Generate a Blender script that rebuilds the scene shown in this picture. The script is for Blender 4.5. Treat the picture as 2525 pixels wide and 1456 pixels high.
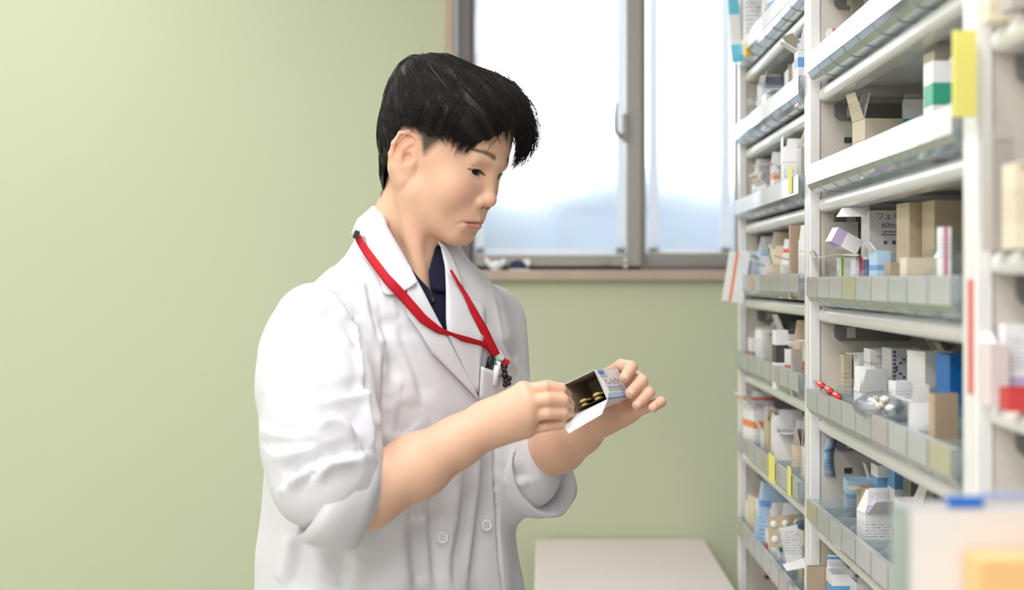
import bpy, bmesh, math, random, zlib
import numpy as np
from mathutils import Vector, Matrix
from mathutils.bvhtree import BVHTree

SC = bpy.context.scene
COL = SC.collection
for _o in list(bpy.data.objects):
    bpy.data.objects.remove(_o)

# ------------------------------------------------------------------ camera
FPX, VX, VY, CAMZ = 4000.0, 1340.0, 690.0, 1.36     # focal length in pixels, vanishing point, eye height
cam_data = bpy.data.cameras.new('camera')
cam = bpy.data.objects.new('camera', cam_data)
COL.objects.link(cam)
cam.location = (0, 0, CAMZ)
cam.rotation_euler = (math.pi / 2, 0, 0)
cam_data.sensor_width = 36.0
cam_data.lens = FPX / 2525.0 * 36.0
cam_data.shift_x = -(VX - 1262.5) / 2525.0
cam_data.shift_y = -(728.0 - VY) / 2525.0
cam_data.clip_start = 0.05
cam_data.dof.use_dof = True
cam_data.dof.focus_distance = 2.30
cam_data.dof.aperture_fstop = 3.3
SC.camera = cam

# ------------------------------------------------------------------ world and light
world = bpy.data.worlds.new('world')
SC.world = world
world.use_nodes = True
bg = world.node_tree.nodes['Background']
bg.inputs[0].default_value = (0.93, 0.97, 1.0, 1)
bg.inputs[1].default_value = 5.0
SC.view_settings.view_transform = 'Standard'
SC.view_settings.look = 'None'
SC.view_settings.exposure = 0.08
SC.view_settings.gamma = 1.0
SC.view_settings.use_curve_mapping = False
SC.cycles.use_denoising = True
SC.cycles.max_bounces = 7
SC.cycles.transparent_max_bounces = 16
SC.cycles.caustics_reflective = False
SC.cycles.caustics_refractive = False
SC.cycles.sample_clamp_indirect = 8.0


def area(name, loc, size, power, col, rot=(0, 0, 0)):
    d = bpy.data.lights.new(name, 'AREA')
    d.shape = 'RECTANGLE'
    d.size, d.size_y = size
    d.energy = power
    d.color = col
    o = bpy.data.objects.new(name, d)
    COL.objects.link(o)
    o.location = loc
    o.rotation_euler = rot
    return o


# fluorescent ceiling panels of the dispensary (above the picture)
for _x, _y, _e in ((-2.5, 2.7, 15), (-1.2, 2.9, 12), (-2.4, 0.9, 12), (-1.0, 0.6, 17), (-0.15, 1.6, 15), (-0.3, -0.2, 20), (-0.8, -1.3, 26), (-2.4, -1.1, 16)):
    area('ceiling_light', (_x, _y, 2.58), (0.3, 1.25), _e, (0.99, 0.985, 1.0))


# ------------------------------------------------------------------ helpers
def W(x, y, Y):
    """the point at depth Y that the photograph shows at pixel (x, y)"""
    return Vector(((x - VX) / FPX * Y, Y, CAMZ + (VY - y) / FPX * Y))


def WA(x, y, Y):
    return np.array(W(x, y, Y))


def PX(p):
    return VX + FPX * p[0] / p[1], VY - FPX * (p[2] - CAMZ) / p[1]


def lin(c):
    """sRGB 0-255 -> linear"""
    return tuple(((v / 255) / 12.92 if v / 255 <= 0.04045 else ((v / 255 + 0.055) / 1.055) ** 2.4) for v in c)


class MB:
    def __init__(self):
        self.v, self.f = [], []

    def add(self, vs, fs):
        n = len(self.v)
        self.v.extend([tuple(p) for p in vs])
        self.f.extend([tuple(i + n for i in f) for f in fs])
        return self

    def box(self, x0, x1, y0, y1, z0, z1, M=None):
        vs = [Vector((x, y, z)) for z in (z0, z1) for y in (y0, y1) for x in (x0, x1)]
        if M is not None:
            vs = [M @ p for p in vs]
        return self.add(vs, [(0, 2, 3, 1), (4, 5, 7, 6), (0, 1, 5, 4), (2, 6, 7, 3), (0, 4, 6, 2), (1, 3, 7, 5)])

    def prism(self, poly, axis, a, b):
        """poly: 2D points in the two other axes; extruded along axis from a to b"""
        def mk(p, t):
            q = [p[0], p[1]]
            q.insert(axis, t)
            return q
        n = len(poly)
        vs = [mk(p, a) for p in poly] + [mk(p, b) for p in poly]
        fs = [tuple(range(n))[::-1], tuple(range(n, 2 * n))]
        fs += [(i, (i + 1) % n, n + (i + 1) % n, n + i) for i in range(n)]
        return self.add(vs, fs)

    def tube(self, pts, r, seg=8, cap=True):
        pts = [Vector(p) for p in pts]
        n = len(pts)
        rs = r if hasattr(r, '__len__') else [r] * n
        rings, up = [], None
        for i, p in enumerate(pts):
            t = (pts[min(i + 1, n - 1)] - pts[max(i - 1, 0)]).normalized()
            if up is None:
                up = t.orthogonal().normalized()
            s = t.cross(up)
            if s.length < 1e-6:
                s = t.orthogonal()
            s.normalize()
            up = s.cross(t).normalized()
            rings.append([p + (s * math.cos(2 * math.pi * k / seg) + up * math.sin(2 * math.pi * k / seg)) * rs[i] for k in range(seg)])
        vs = [q for rg in rings for q in rg]
        fs = [(i * seg + k, i * seg + (k + 1) % seg, (i + 1) * seg + (k + 1) % seg, (i + 1) * seg + k) for i in range(n - 1) for k in range(seg)]
        if cap:
            fs += [tuple(range(seg))[::-1], tuple(range((n - 1) * seg, n * seg))]
        return self.add(vs, fs)

    def sphere(self, c, r, seg=12, rings=8, M=None):
        r = r if hasattr(r, '__len__') else (r, r, r)
        vs, fs = [], []
        for i in range(rings + 1):
            th = math.pi * i / rings
            for k in range(seg):
                ph = 2 * math.pi * k / seg
                p = Vector((r[0] * math.sin(th) * math.cos(ph), r[1] * math.sin(th) * math.sin(ph), r[2] * math.cos(th)))
                if M is not None:
                    p = M @ p
                vs.append(Vector(c) + p)
        for i in range(rings):
            for k in range(seg):
                fs.append((i * seg + k, (i + 1) * seg + k, (i + 1) * seg + (k + 1) % seg, i * seg + (k + 1) % seg))
        return self.add(vs, fs)

    def grid(self, P, closed=False):
        """P[i][j] points"""
        n, m = len(P), len(P[0])
        vs = [p for row in P for p in row]
        fs = [(i * m + j, i * m + (j + 1) % m, (i + 1) * m + (j + 1) % m, (i + 1) * m + j)
              for i in range(n - 1) for j in range(m if closed else m - 1)]
        return self.add(vs, fs)

    def build(self, name, mat, parent=None, smooth=False, bevel=0.0, solid=0.0, sub=0, offset=-1.0, bseg=2):
        me = bpy.data.meshes.new(name)
        me.from_pydata(self.v, [], self.f)
        me.update()
        if mat is not None:
            me.materials.append(mat)
        if smooth:
            me.polygons.foreach_set('use_smooth', [True] * len(me.polygons))
        o = bpy.data.objects.new(name, me)
        COL.objects.link(o)
        if parent is not None:
            o.parent = parent
            o.matrix_parent_inverse = Matrix.Translation(-parent.location) if parent.rotation_euler.z == 0 else parent.matrix_basis.inverted()
        if solid:
            m = o.modifiers.new('solid', 'SOLIDIFY')
            m.thickness = solid
            m.offset = offset
        if bevel:
            m = o.modifiers.new('bevel', 'BEVEL')
            m.width = bevel
            m.segments = bseg
            m.limit_method = 'ANGLE'
            m.angle_limit = math.radians(35)
            m.harden_normals = False
        if sub:
            m = o.modifiers.new('sub', 'SUBSURF')
            m.levels = m.render_levels = sub
        return o


def tag(o, label=None, cat=None, group=None, kind=None):
    if label:
        o['label'] = label
    if cat:
        o['category'] = cat
    if group:
        o['group'] = group
    if kind:
        o['kind'] = kind
    return o


def empty(name, loc, label=None, cat=None, group=None, kind=None):
    o = bpy.data.objects.new(name, None)
    COL.objects.link(o)
    o.location = loc
    o.empty_display_size = 0.05
    return tag(o, label, cat, group, kind)


# ------------------------------------------------------------------ materials
def mat(name, col, rough=0.5, metal=0.0, spec=0.5, bump=None, sss=0.0, sheen=0.0, coat=0.0, vary=None):
    m = bpy.data.materials.new(name)
    m.use_nodes = True
    nt = m.node_tree
    b = nt.nodes['Principled BSDF']
    b.inputs['Base Color'].default_value = (*col, 1)
    b.inputs['Roughness'].default_value = rough
    b.inputs['Metallic'].default_value = metal
    b.inputs['Specular IOR Level'].default_value = spec
    if sss:
        b.inputs['Subsurface Weight'].default_value = sss
        b.inputs['Subsurface Radius'].default_value = (1.0, 0.35, 0.18)
        b.inputs['Subsurface Scale'].default_value = 0.006
    if sheen:
        b.inputs['Sheen Weight'].default_value = sheen
    if coat:
        b.inputs['Coat Weight'].default_value = coat
    tc = nt.nodes.new('ShaderNodeTexCoord')
    if bump:
        n = nt.nodes.new('ShaderNodeTexNoise')
        n.inputs['Scale'].default_value = bump[0]
        n.inputs['Detail'].default_value = 4
        nt.links.new(tc.outputs['Object'], n.inputs['Vector'])
        bp = nt.nodes.new('ShaderNodeBump')
        bp.inputs['Strength'].default_value = bump[1]
        bp.inputs['Distance'].default_value = bump[2] if len(bump) > 2 else 0.002
        nt.links.new(n.outputs['Fac'], bp.inputs['Height'])
        nt.links.new(bp.outputs['Normal'], b.inputs['Normal'])
    if vary:
        n = nt.nodes.new('ShaderNodeTexNoise')
        n.inputs['Scale'].default_value = vary[0]
        n.inputs['Detail'].default_value = 3
        nt.links.new(tc.outputs['Object'], n.inputs['Vector'])
        r = nt.nodes.new('ShaderNodeValToRGB')
        r.color_ramp.elements[0].position = 0.3
        r.color_ramp.elements[1].position = 0.7
        r.color_ramp.elements[0].color = (*[c * (1 - vary[1]) for c in col], 1)
        r.color_ramp.elements[1].color = (*[min(1, c * (1 + vary[1])) for c in col], 1)
        nt.links.new(n.outputs['Fac'], r.inputs['Fac'])
        nt.links.new(r.outputs['Color'], b.inputs['Base Color'])
    return m


def clear_plastic(name, tint=(0.93, 0.97, 0.97), haze=0.22, gloss=0.10, milk=(0.85, 0.9, 0.92)):
    m = bpy.data.materials.new(name)
    m.use_nodes = True
    nt = m.node_tree
    for n in list(nt.nodes):
        if n.type != 'OUTPUT_MATERIAL':
            nt.nodes.remove(n)
    out = next(n for n in nt.nodes if n.type == 'OUTPUT_MATERIAL')
    tr = nt.nodes.new('ShaderNodeBsdfTransparent')
    tr.inputs[0].default_value = (*tint, 1)
    df = nt.nodes.new('ShaderNodeBsdfDiffuse')
    df.inputs[0].default_value = (*milk, 1)
    tl = nt.nodes.new('ShaderNodeBsdfTranslucent')
    tl.inputs[0].default_value = (*milk, 1)
    mdt = nt.nodes.new('ShaderNodeMixShader')
    mdt.inputs[0].default_value = 0.5
    gl = nt.nodes.new('ShaderNodeBsdfGlossy')
    gl.inputs['Roughness'].default_value = 0.08
    m1 = nt.nodes.new('ShaderNodeMixShader')
    m1.inputs[0].default_value = haze
    fr = nt.nodes.new('ShaderNodeLayerWeight')
    fr.inputs['Blend'].default_value = 0.35
    mul = nt.nodes.new('ShaderNodeMath')
    mul.operation = 'MULTIPLY_ADD'
    mul.inputs[1].default_value = 0.55
    mul.inputs[2].default_value = gloss * 0.4
    nt.links.new(fr.outputs['Fresnel'], mul.inputs[0])
    m2 = nt.nodes.new('ShaderNodeMixShader')
    nt.links.new(df.outputs[0], mdt.inputs[1])
    nt.links.new(tl.outputs[0], mdt.inputs[2])
    nt.links.new(tr.outputs[0], m1.inputs[1])
    nt.links.new(mdt.outputs[0], m1.inputs[2])
    nt.links.new(mul.outputs[0], m2.inputs[0])
    nt.links.new(m1.outputs[0], m2.inputs[1])
    nt.links.new(gl.outputs[0], m2.inputs[2])
    nt.links.new(m2.outputs[0], out.inputs[0])
    return m


M = {}
M['wall'] = mat('green_wall_paint', lin((202, 208, 179)), 0.75, bump=(160, 0.12, 0.001), vary=(1.2, 0.02))
M['floor'] = mat('vinyl_floor', lin((190, 186, 178)), 0.45, vary=(3, 0.05))
M['ceiling'] = mat('ceiling_board', (0.84, 0.84, 0.84), 0.9)
M['plain_wall'] = mat('pale_wall_paint', (0.78, 0.78, 0.77), 0.85)
M['casing'] = mat('window_casing_wood', lin((193, 172, 156)), 0.5, vary=(14, 0.06))
M['alu'] = mat('window_aluminium', lin((168, 163, 158)), 0.42, metal=0.35, spec=0.4)
M['alu_dark'] = mat('window_aluminium_dark', lin((120, 117, 118)), 0.45, metal=0.35)
M['gasket'] = mat('slot_shade', (0.05, 0.05, 0.055), 0.6)
M['steel'] = mat('painted_shelf_steel', lin((208, 201, 191)), 0.38, spec=0.5, vary=(5, 0.02))
M['steel_lip'] = mat('lit_shelf_lip', lin((236, 234, 232)), 0.28, spec=0.6, coat=0.3)  # whiter copy of the shelf steel; window glare is in its colour
M['back_steel'] = mat('shelf_back_shaded', lin((112, 110, 110)), 0.6)  # steel darkened so the colour carries the shade under the shelves
M['bracket'] = mat('grey_bracket', lin((126, 123, 121)), 0.45)
M['table'] = mat('table_laminate', lin((244, 231, 234)), 0.32, vary=(6, 0.02))
M['clear'] = clear_plastic('clear_tray_plastic')
M['divider'] = clear_plastic('clear_divider_plastic', (0.96, 0.98, 0.98), 0.12)
M['bag'] = clear_plastic('clear_bag_film', (0.97, 0.98, 1.0), 0.10, 0.2)
M['card_white'] = mat('label_card_white', (0.88, 0.88, 0.90), 0.35, coat=0.8)
M['card_pale'] = clear_plastic('label_strip_pale', (0.97, 0.99, 0.98), 0.88, 0.25, (0.97, 0.98, 0.975))
M['card_green'] = clear_plastic('label_strip_green', (0.95, 0.99, 0.97), 0.88, 0.25, (0.90, 0.96, 0.93))
M['card_yellow'] = clear_plastic('label_strip_yellow', (0.98, 0.96, 0.85), 0.88, 0.25, (0.94, 0.90, 0.66))
M['card_pink'] = clear_plastic('label_strip_pink', (0.98, 0.93, 0.94), 0.88, 0.25, (0.95, 0.87, 0.88))
# ------------------------------------------------------------------ room
WALL_Y = 3.9
XR = 0.78                                   # right wall
WX0, WX1 = W(1100, 0, WALL_Y).x, 0.70       # window opening
WZ0 = W(0, 676, WALL_Y).z
WZ1 = 2.35


def struct(mb, name, m, **k):
    o = mb.build(name, m, **k)
    o['kind'] = 'structure'
    return o


mb = MB()
mb.box(-3.2, WX0, WALL_Y, WALL_Y + 0.14, 0, 2.6)
mb.box(WX0, WX1, WALL_Y, WALL_Y + 0.14, 0, WZ0)
mb.box(WX0, WX1, WALL_Y, WALL_Y + 0.14, WZ1, 2.6)
mb.box(WX1, XR + 0.1, WALL_Y, WALL_Y + 0.14, 0, 2.6)
struct(mb, 'wall_back', M['wall'])
struct(MB().box(XR, XR + 0.1, -2.0, WALL_Y, 0, 2.6), 'wall_right', M['plain_wall'])
struct(MB().box(-3.3, XR + 0.1, -2.1, -2.0, 0, 2.6), 'wall_front', M['plain_wall'])
struct(MB().box(-3.3, -3.2, -2.0, WALL_Y + 0.14, 0, 2.6), 'wall_left', M['wall'])
struct(MB().box(-3.3, XR + 0.1, -2.0, WALL_Y + 0.14, -0.1, 0), 'floor', M['floor'])
struct(MB().box(-3.3, XR + 0.1, -2.0, WALL_Y + 0.14, 2.6, 2.7), 'ceiling', M['ceiling'])

# wooden casing round the window and the sill board
mb = MB()
cw = 0.018
mb.box(WX0 - 0.001, WX0 + cw, WALL_Y - 0.022, WALL_Y + 0.14, WZ0, WZ1)
mb.box(WX1 - cw, WX1, WALL_Y - 0.022, WALL_Y + 0.14, WZ0, WZ1)
mb.box(WX0 + cw, WX1 - cw, WALL_Y - 0.022, WALL_Y + 0.14, WZ1 - cw, WZ1)
struct(mb, 'trim_1', M['casing'], bevel=0.002)
SILL_T = W(0, 667, WALL_Y).z
struct(MB().box(WX0 - 0.004, WX1 + 0.004, WALL_Y - 0.03, WALL_Y + 0.142, SILL_T - 0.024, SILL_T), 'trim_2', M['casing'], bevel=0.003)

# sliding aluminium window
M['liner'] = mat('white_jamb_liner', (0.86, 0.88, 0.92), 0.35)
FY = WALL_Y + 0.055                         # frame plane
win = empty('window_1', (0.1, FY, SILL_T), kind='structure')


def wx(px, Y=None):
    return W(px, 0, Y or FY).x


def wz(py, Y=None):
    return W(0, py, Y or FY).z


ZB = SILL_T + 0.0
mb = MB()
mb.box(WX0 + cw, wx(1168), FY - 0.012, FY + 0.05, ZB, WZ1 - cw)                 # jamb
mb.box(WX1 - cw - 0.05, WX1 - cw, FY - 0.012, FY + 0.05, ZB, WZ1 - cw)
mb.box(wx(1168), WX1 - cw - 0.05, FY - 0.012, FY + 0.05, ZB, ZB + 0.012)
mb.box(wx(1168), WX1 - cw - 0.05, FY - 0.012, FY + 0.05, WZ1 - cw - 0.04, WZ1 - cw)
mb.build('window_frame', M['alu_dark'], win, bevel=0.0015)
MB().box(WX0 + cw, wx(1131), FY - 0.030, FY - 0.0125, ZB, WZ1 - cw).build('jamb_liner', M['liner'], win, bevel=0.001)


def sash(x0, x1, x0i, x1i, z0, z0i, z1, y, name='sash'):
    s = empty(name, ((x0 + x1) / 2, y, z0))
    s.parent = win
    s.matrix_parent_inverse = Matrix.Translation(-win.location)
    m = MB()
    m.box(x0, x0i, y - 0.012, y + 0.012, z0, z1)
    m.box(x1i, x1, y - 0.012, y + 0.012, z0, z1)
    m.box(x0i, x1i, y - 0.012, y + 0.012, z0, z0i)
    m.box(x0i, x1i, y - 0.012, y + 0.012, z1 - 0.045, z1)
    m.build('sash_frame', M['alu'], s, bevel=0.0015)
    g = MB()
    e = 0.0025
    for (a, b, c, d) in ((x0i, x0i + e, z0i, z1 - .045), (x1i - e, x1i, z0i, z1 - .045), (x0i, x1i, z0i, z0i + e)):
        g.box(a, b, y - 0.009, y + 0.004, c, d)
    g.build('gasket', M['card_white'], s)
    MB().box(x0i, x1i, y - 0.003, y + 0.003, z0i, z1 - 0.045).build('pane', M['frosted'], s)
    return s


def frosted():
    m = bpy.data.materials.new('frosted_glass')
    m.use_nodes = True
    nt = m.node_tree
    for n in list(nt.nodes):
        if n.type != 'OUTPUT_MATERIAL':
            nt.nodes.remove(n)
    out = next(n for n in nt.nodes if n.type == 'OUTPUT_MATERIAL')
    N = nt.nodes.new
    tr = N('ShaderNodeBsdfTransparent'); tr.inputs[0].default_value = (0.97, 0.985, 1, 1)
    tl = N('ShaderNodeBsdfTranslucent'); tl.inputs[0].default_value = (0.95, 0.97, 1, 1)
    rf = N('ShaderNodeBsdfRefraction'); rf.inputs['Roughness'].default_value = 0.45; rf.inputs['IOR'].default_value = 1.15
    gl = N('ShaderNodeBsdfGlossy'); gl.inputs['Roughness'].default_value = 0.25
    tc = N('ShaderNodeTexCoord'); nz = N('ShaderNodeTexNoise'); nz.inputs['Scale'].default_value = 90; nz.inputs['Detail'].default_value = 3
    nt.links.new(tc.outputs['Object'], nz.inputs['Vector'])
    bp = N('ShaderNodeBump'); bp.inputs['Strength'].default_value = 0.5; bp.inputs['Distance'].default_value = 0.004
    nt.links.new(nz.outputs['Fac'], bp.inputs['Height']); nt.links.new(bp.outputs[0], rf.inputs['Normal'])
    a = N('ShaderNodeMixShader'); a.inputs[0].default_value = 0.45
    b = N('ShaderNodeMixShader'); b.inputs[0].default_value = 0.06
    c = N('ShaderNodeMixShader'); c.inputs[0].default_value = 0.04
    nt.links.new(tr.outputs[0], a.inputs[1]); nt.links.new(rf.outputs[0], a.inputs[2])
    nt.links.new(a.outputs[0], b.inputs[1]); nt.links.new(tl.outputs[0], b.inputs[2])
    nt.links.new(b.outputs[0], c.inputs[1]); nt.links.new(gl.outputs[0], c.inputs[2])
    nt.links.new(c.outputs[0], out.inputs[0])
    return m


M['frosted'] = frosted()
sash(wx(1160), wx(1580), wx(1172), wx(1545), ZB + 0.002, wz(630), WZ1 - cw - 0.01, FY)
sash(wx(1588, FY + .03) - 0.03, WX1 - cw - 0.02, wx(1590, FY + .03), wx(1812, FY + .03), ZB + 0.004, wz(626, FY + .03), WZ1 - cw - 0.01, FY + 0.03)
# crescent latch on the meeting stile
lt = empty('latch', (wx(1540), FY - 0.012, wz(330)))
lt.parent = win
lt.matrix_parent_inverse = Matrix.Translation(-win.location)
MB().box(wx(1533), wx(1548), FY - 0.024, FY - 0.0121, wz(352), wz(282)).build('latch_body', M['alu'], lt, bevel=0.003)
p = [(1530, 335), (1519, 328), (1517, 300), (1518, 270), (1520, 252)]
MB().tube([W(x, y, FY - 0.03) for x, y in p], [0.006, 0.0055, 0.005, 0.004, 0.003], 8).build('latch_lever', M['alu'], lt, smooth=True)
mb = MB()
mb.tube([W(1532, 336, FY - 0.03), W(1538, 336, FY - 0.018)], 0.006, 8)
mb.build('latch_pivot', M['alu'], lt, smooth=True)
# little rollers / stops at the bottom rail
mb = MB()
for yy in (642, 657):
    mb.sphere(W(1543, yy, FY - 0.014), 0.0055, 12, 8)
mb.build('rail_stop', M['card_white'], win, smooth=True)
MB().box(wx(1480), wx(1500), FY - 0.016, FY - 0.0121, wz(652), wz(640)).build('rail_stop', M['alu'], win, bevel=0.001)

# what lies outside: a bluish neighbouring wall and white bars added for the glow bands along the pane edges
M['outside'] = mat('outside_wall_paint', (0.15, 0.185, 0.24), 0.9, vary=(3, 0.12))
M['glow_white'] = clear_plastic('glow_bar_white', (0.95, 0.97, 1.0), 0.95, 0.1, (0.95, 0.97, 0.99))
M['outside_ground'] = mat('outside_ground', (0.55, 0.56, 0.58), 0.9)
struct(MB().box(-4, 4, 5.0, 9.0, -0.1, 0.0), 'ground_outside', M['outside_ground'])
mb = MB()
random.seed(3)
for i in range(60):
    x = -2.4 + i * 0.08
    mb.sphere((x, 5.6 + random.uniform(-.15, .15), 1.58 + random.uniform(-.12, .05)), (0.17, 0.15, random.uniform(.12, .20)), 8, 6)
mb.box(-2.6, 2.4, 5.4, 5.8, 0, 1.58)
hedge = mb.build('exterior_hedge', M['outside'], smooth=True)
tag(hedge, 'blurred bluish hedge outside the frosted window', 'hedge', kind='stuff')
mb = MB()
gy = FY + 0.075
for px in (1182, 1532, 1612, 1790):
    mb.box(wx(px, gy) - 0.012, wx(px, gy) + 0.012, gy, gy + 0.02, wz(628, gy), WZ1)
mb.box(wx(1160, gy), wx(1812, gy), gy, gy + 0.02, wz(628, gy), wz(612, gy))
mb.build('edge_glow_bars', M['glow_white'], win)

# ------------------------------------------------------------------ table at the back wall
TZ = W(0, 1331, WALL_Y - 0.02).z
tb = empty('side_table', (0.35, 3.3, 0), 'pale pinkish laminate table standing against the green wall beside the shelves', 'table')
TX0, TX1, TY0, TY1 = -0.018, 0.385, 2.62, WALL_Y - 0.015
MB().box(TX0, TX1, TY0, TY1, TZ - 0.028, TZ).build('tabletop', M['table'], tb, bevel=0.004)
for lx in (TX0 + 0.05, TX1 - 0.05):
    for ly in (TY0 + 0.06, TY1 - 0.06):
        MB().box(lx - 0.02, lx + 0.02, ly - 0.02, ly + 0.02, 0, TZ - 0.028).build('leg', M['alu'], tb, bevel=0.002)
MB().box(TX0 + 0.07, TX1 - 0.07, TY0 + 0.05, TY0 + 0.07, TZ - 0.09, TZ - 0.028).build('apron', M['alu'], tb)

# ------------------------------------------------------------------ small things on the sill
sy = WALL_Y + 0.0
bird = MB()
M['white_gloss'] = mat('white_gloss', (0.92, 0.92, 0.95), 0.15)
M['navy_gloss'] = mat('navy_gloss', lin((38, 48, 84)), 0.2)
dk = empty('bird_ornament', W(1218, 667, sy), 'small white bird-shaped ornament standing on the window sill', 'ornament')
mb = MB().sphere(W(1222, 655, sy), (0.019, 0.012, 0.010), 14, 10)
mb.build('body', M['white_gloss'], dk, smooth=True)
MB().tube([W(1234, 654, sy), W(1243, 646, sy), W(1247, 641, sy)], [0.008, 0.006, 0.0045], 8).build('head', M['white_gloss'], dk, smooth=True)
MB().tube([W(1210, 655, sy), W(1201, 645, sy), W(1197, 636, sy)], [0.007, 0.005, 0.002], 8).build('tail', M['white_gloss'], dk, smooth=True)
MB().tube([W(1222, 665, sy), W(1222, 667.2, sy)], [0.010, 0.012], 10).build('foot', M['white_gloss'], dk, smooth=True)
cl = empty('tape_dispenser', W(1278, 667, sy), 'small navy and white tape dispenser on the window sill', 'dispenser')
prof = [W(1254, 667, sy), W(1300, 667, sy), W(1304, 660, sy), W(1292, 646, sy), W(1280, 640, sy), W(1262, 644, sy), W(1254, 656, sy)]
MB().prism([(q.x, q.z) for q in prof], 1, sy - 0.012, sy + 0.012).build('case', M['navy_gloss'], cl, bevel=0.002)
c = W(1298, 648, sy)
MB().tube([(c.x, sy - 0.011, c.z), (c.x, sy + 0.011, c.z)], 0.0095, 16).build('tape_roll', M['white_gloss'], cl, smooth=False)
MB().box(W(1256, 0, sy).x, W(1306, 0, sy).x, sy - 0.013, sy + 0.013, SILL_T, SILL_T + 0.003).build('base', M['white_gloss'], cl)
# ------------------------------------------------------------------ shelf units
FX, BX = 0.400, 0.705                      # face and back of the units
POST = [(3.315, 3.345), (2.437, 2.487), (1.500, 1.548), (0.55, 0.60)]   # the paired uprights (y ranges)
LIPS_FAR = [1.775, 1.617, 1.464, 1.312, 1.158, 0.992, 0.820, 0.62]
LIPS_NEAR = [1.805, 1.638, 1.472, 1.3065, 1.141, 0.977, 0.81, 0.62]
LIPS_3 = [1.80, 1.58, 1.375, 1.235, 1.02, 0.80]
TRAY_DZ = 0.014


def shelf_profile(z):
    """rolled front lip, XZ polygon (front at 0.413)"""
    r = 0.0108
    pts = []
    x0 = 0.413
    for k in range(9):
        a = math.pi / 2 + math.pi * k / 8
        pts.append((x0 + r * 0.8 + r * 0.8 * math.cos(a), z + r * math.sin(a)))
    pts += [(x0 + 0.03, z - r), (x0 + 0.032, z - 0.004), (BX - 0.002, z - 0.004), (BX - 0.002, z + r)]
    return pts


def shelf_unit(y0, y1, lips, label, far_end=False):
    """y0 < y1 : inner faces of the two side panels"""
    u = empty('shelf_unit', (0.55, (y0 + y1) / 2, 0), label, 'shelf', 'steel dispensary shelf units')
    for s, ya, yb in ((0, y0 - 0.024, y0), (1, y1, y1 + 0.024)):
        MB().box(FX + 0.017, BX, ya + 0.002, yb - 0.002, 0, 2.1).build('side_panel', M['steel'], u)
        MB().box(FX, FX + 0.0165, ya, yb, 0, 2.1).build('post', M['steel_lip'], u, bevel=0.002)
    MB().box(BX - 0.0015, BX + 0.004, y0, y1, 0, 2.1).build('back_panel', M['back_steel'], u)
    for z in lips:
        m = MB()
        m.prism(shelf_profile(z), 1, y0 + 0.001, y1 - 0.001)
        m.build('shelf_board', M['steel_lip'], u, smooth=False, bevel=0.0)
        # grey bracket that hooks the board to the far side panel, with its pale tab
        xb = 0.437
        pr = [(xb + 0.006, z - 0.038), (xb, z - 0.032), (xb, z - 0.014), (xb + 0.11, z - 0.014), (xb + 0.11, z - 0.038)]
        bk = MB().prism([(a, b) for a, b in pr], 1, y1 - 0.0045, y1 + 0.001).build('bracket', M['bracket'], u)
        MB().box(xb + 0.018, xb + 0.031, y1 - 0.0055, y1 - 0.004, z - 0.034, z - 0.018).build('bracket_tab', M['steel'], bk)
    # dark plates on the far side panel: painted shade of punched holes
    for z in lips[:-1]:
        h = MB().box(0.452, 0.463, y1 - 0.0008, y1 + 0.001, z - 0.072, z - 0.064)
        h.build('slot', M['gasket'], u)
    return u


UN = {}
UN['far'] = shelf_unit(POST[1][1], POST[0][0], LIPS_FAR, 'white steel shelf unit next to the window, farthest from the camera')
UN['near'] = shelf_unit(POST[2][1], POST[1][0], LIPS_NEAR, 'white steel shelf unit between the other two, facing the person')
UN['third'] = shelf_unit(POST[3][1], POST[2][0], LIPS_3, 'white steel shelf unit cut off by the picture edge, out of focus')

# ------------------------------------------------------------------ clear trays made of bins
TF = 0.392                                  # tray front


def bin_mesh(w, nm):
    """one U-shaped clear bin; local x = into the shelf, y = along it, z up"""
    t = 0.0016
    prof = [(0.0, 0.042), (0.0, 0.016), (0.004, 0.007), (0.012, 0.002), (0.024, 0.0), (0.20, 0.0)]
    inn = [(t, 0.042), (t, 0.017), (0.0055, 0.0085), (0.013, 0.0037), (0.024, t), (0.20, t)]
    m = MB()
    n = len(prof)
    P = []
    def ins(a, b):
        return 0.009 * max(0.0, 1 - a / 0.05) * max(0.0, min(1.0, (0.017 - b) / 0.014))
    for sg, y in ((1, 0.0), (-1, w - 0.0012)):
        P.append([Vector((a, y + sg * ins(a, b), b)) for a, b in prof] + [Vector((a, y + sg * ins(a, b), b)) for a, b in inn[::-1]])
    k = 2 * n
    m.add(P[0] + P[1], [(i, (i + 1) % k, k + (i + 1) % k, k + i) for i in range(k)])
    for y in (0.0, w - 0.0012 - t):
        side = [(0.0, 0.042), (0.0, 0.016), (0.004, 0.007), (0.012, 0.002), (0.024, 0.0), (0.20, 0.0), (0.20, 0.060), (0.06, 0.043)]
        sg = 1 if y == 0.0 else -1
        k2 = len(side)
        m.add([Vector((a, y + sg * ins(a, b), b)) for a, b in side] + [Vector((a, y + t + sg * ins(a, b), b)) for a, b in side],
              [tuple(range(k2))[::-1], tuple(range(k2, 2 * k2))] + [(i, (i + 1) % k2, k2 + (i + 1) % k2, k2 + i) for i in range(k2)])
    o = m.build(nm, M['clear'])
    return o


def divider_mesh():
    side = [(0.01, 0.005), (0.20, 0.005), (0.20, 0.118), (0.15, 0.118), (0.012, 0.044)]
    return MB().prism(side, 1, 0, 0.0014).build('divider', M['divider'])


def card_mesh(w, m, g):
    return MB().box(-0.0012, -0.0002, g, w - g - 0.001, 0.0145, 0.0425).build('label_card', m)


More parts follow.
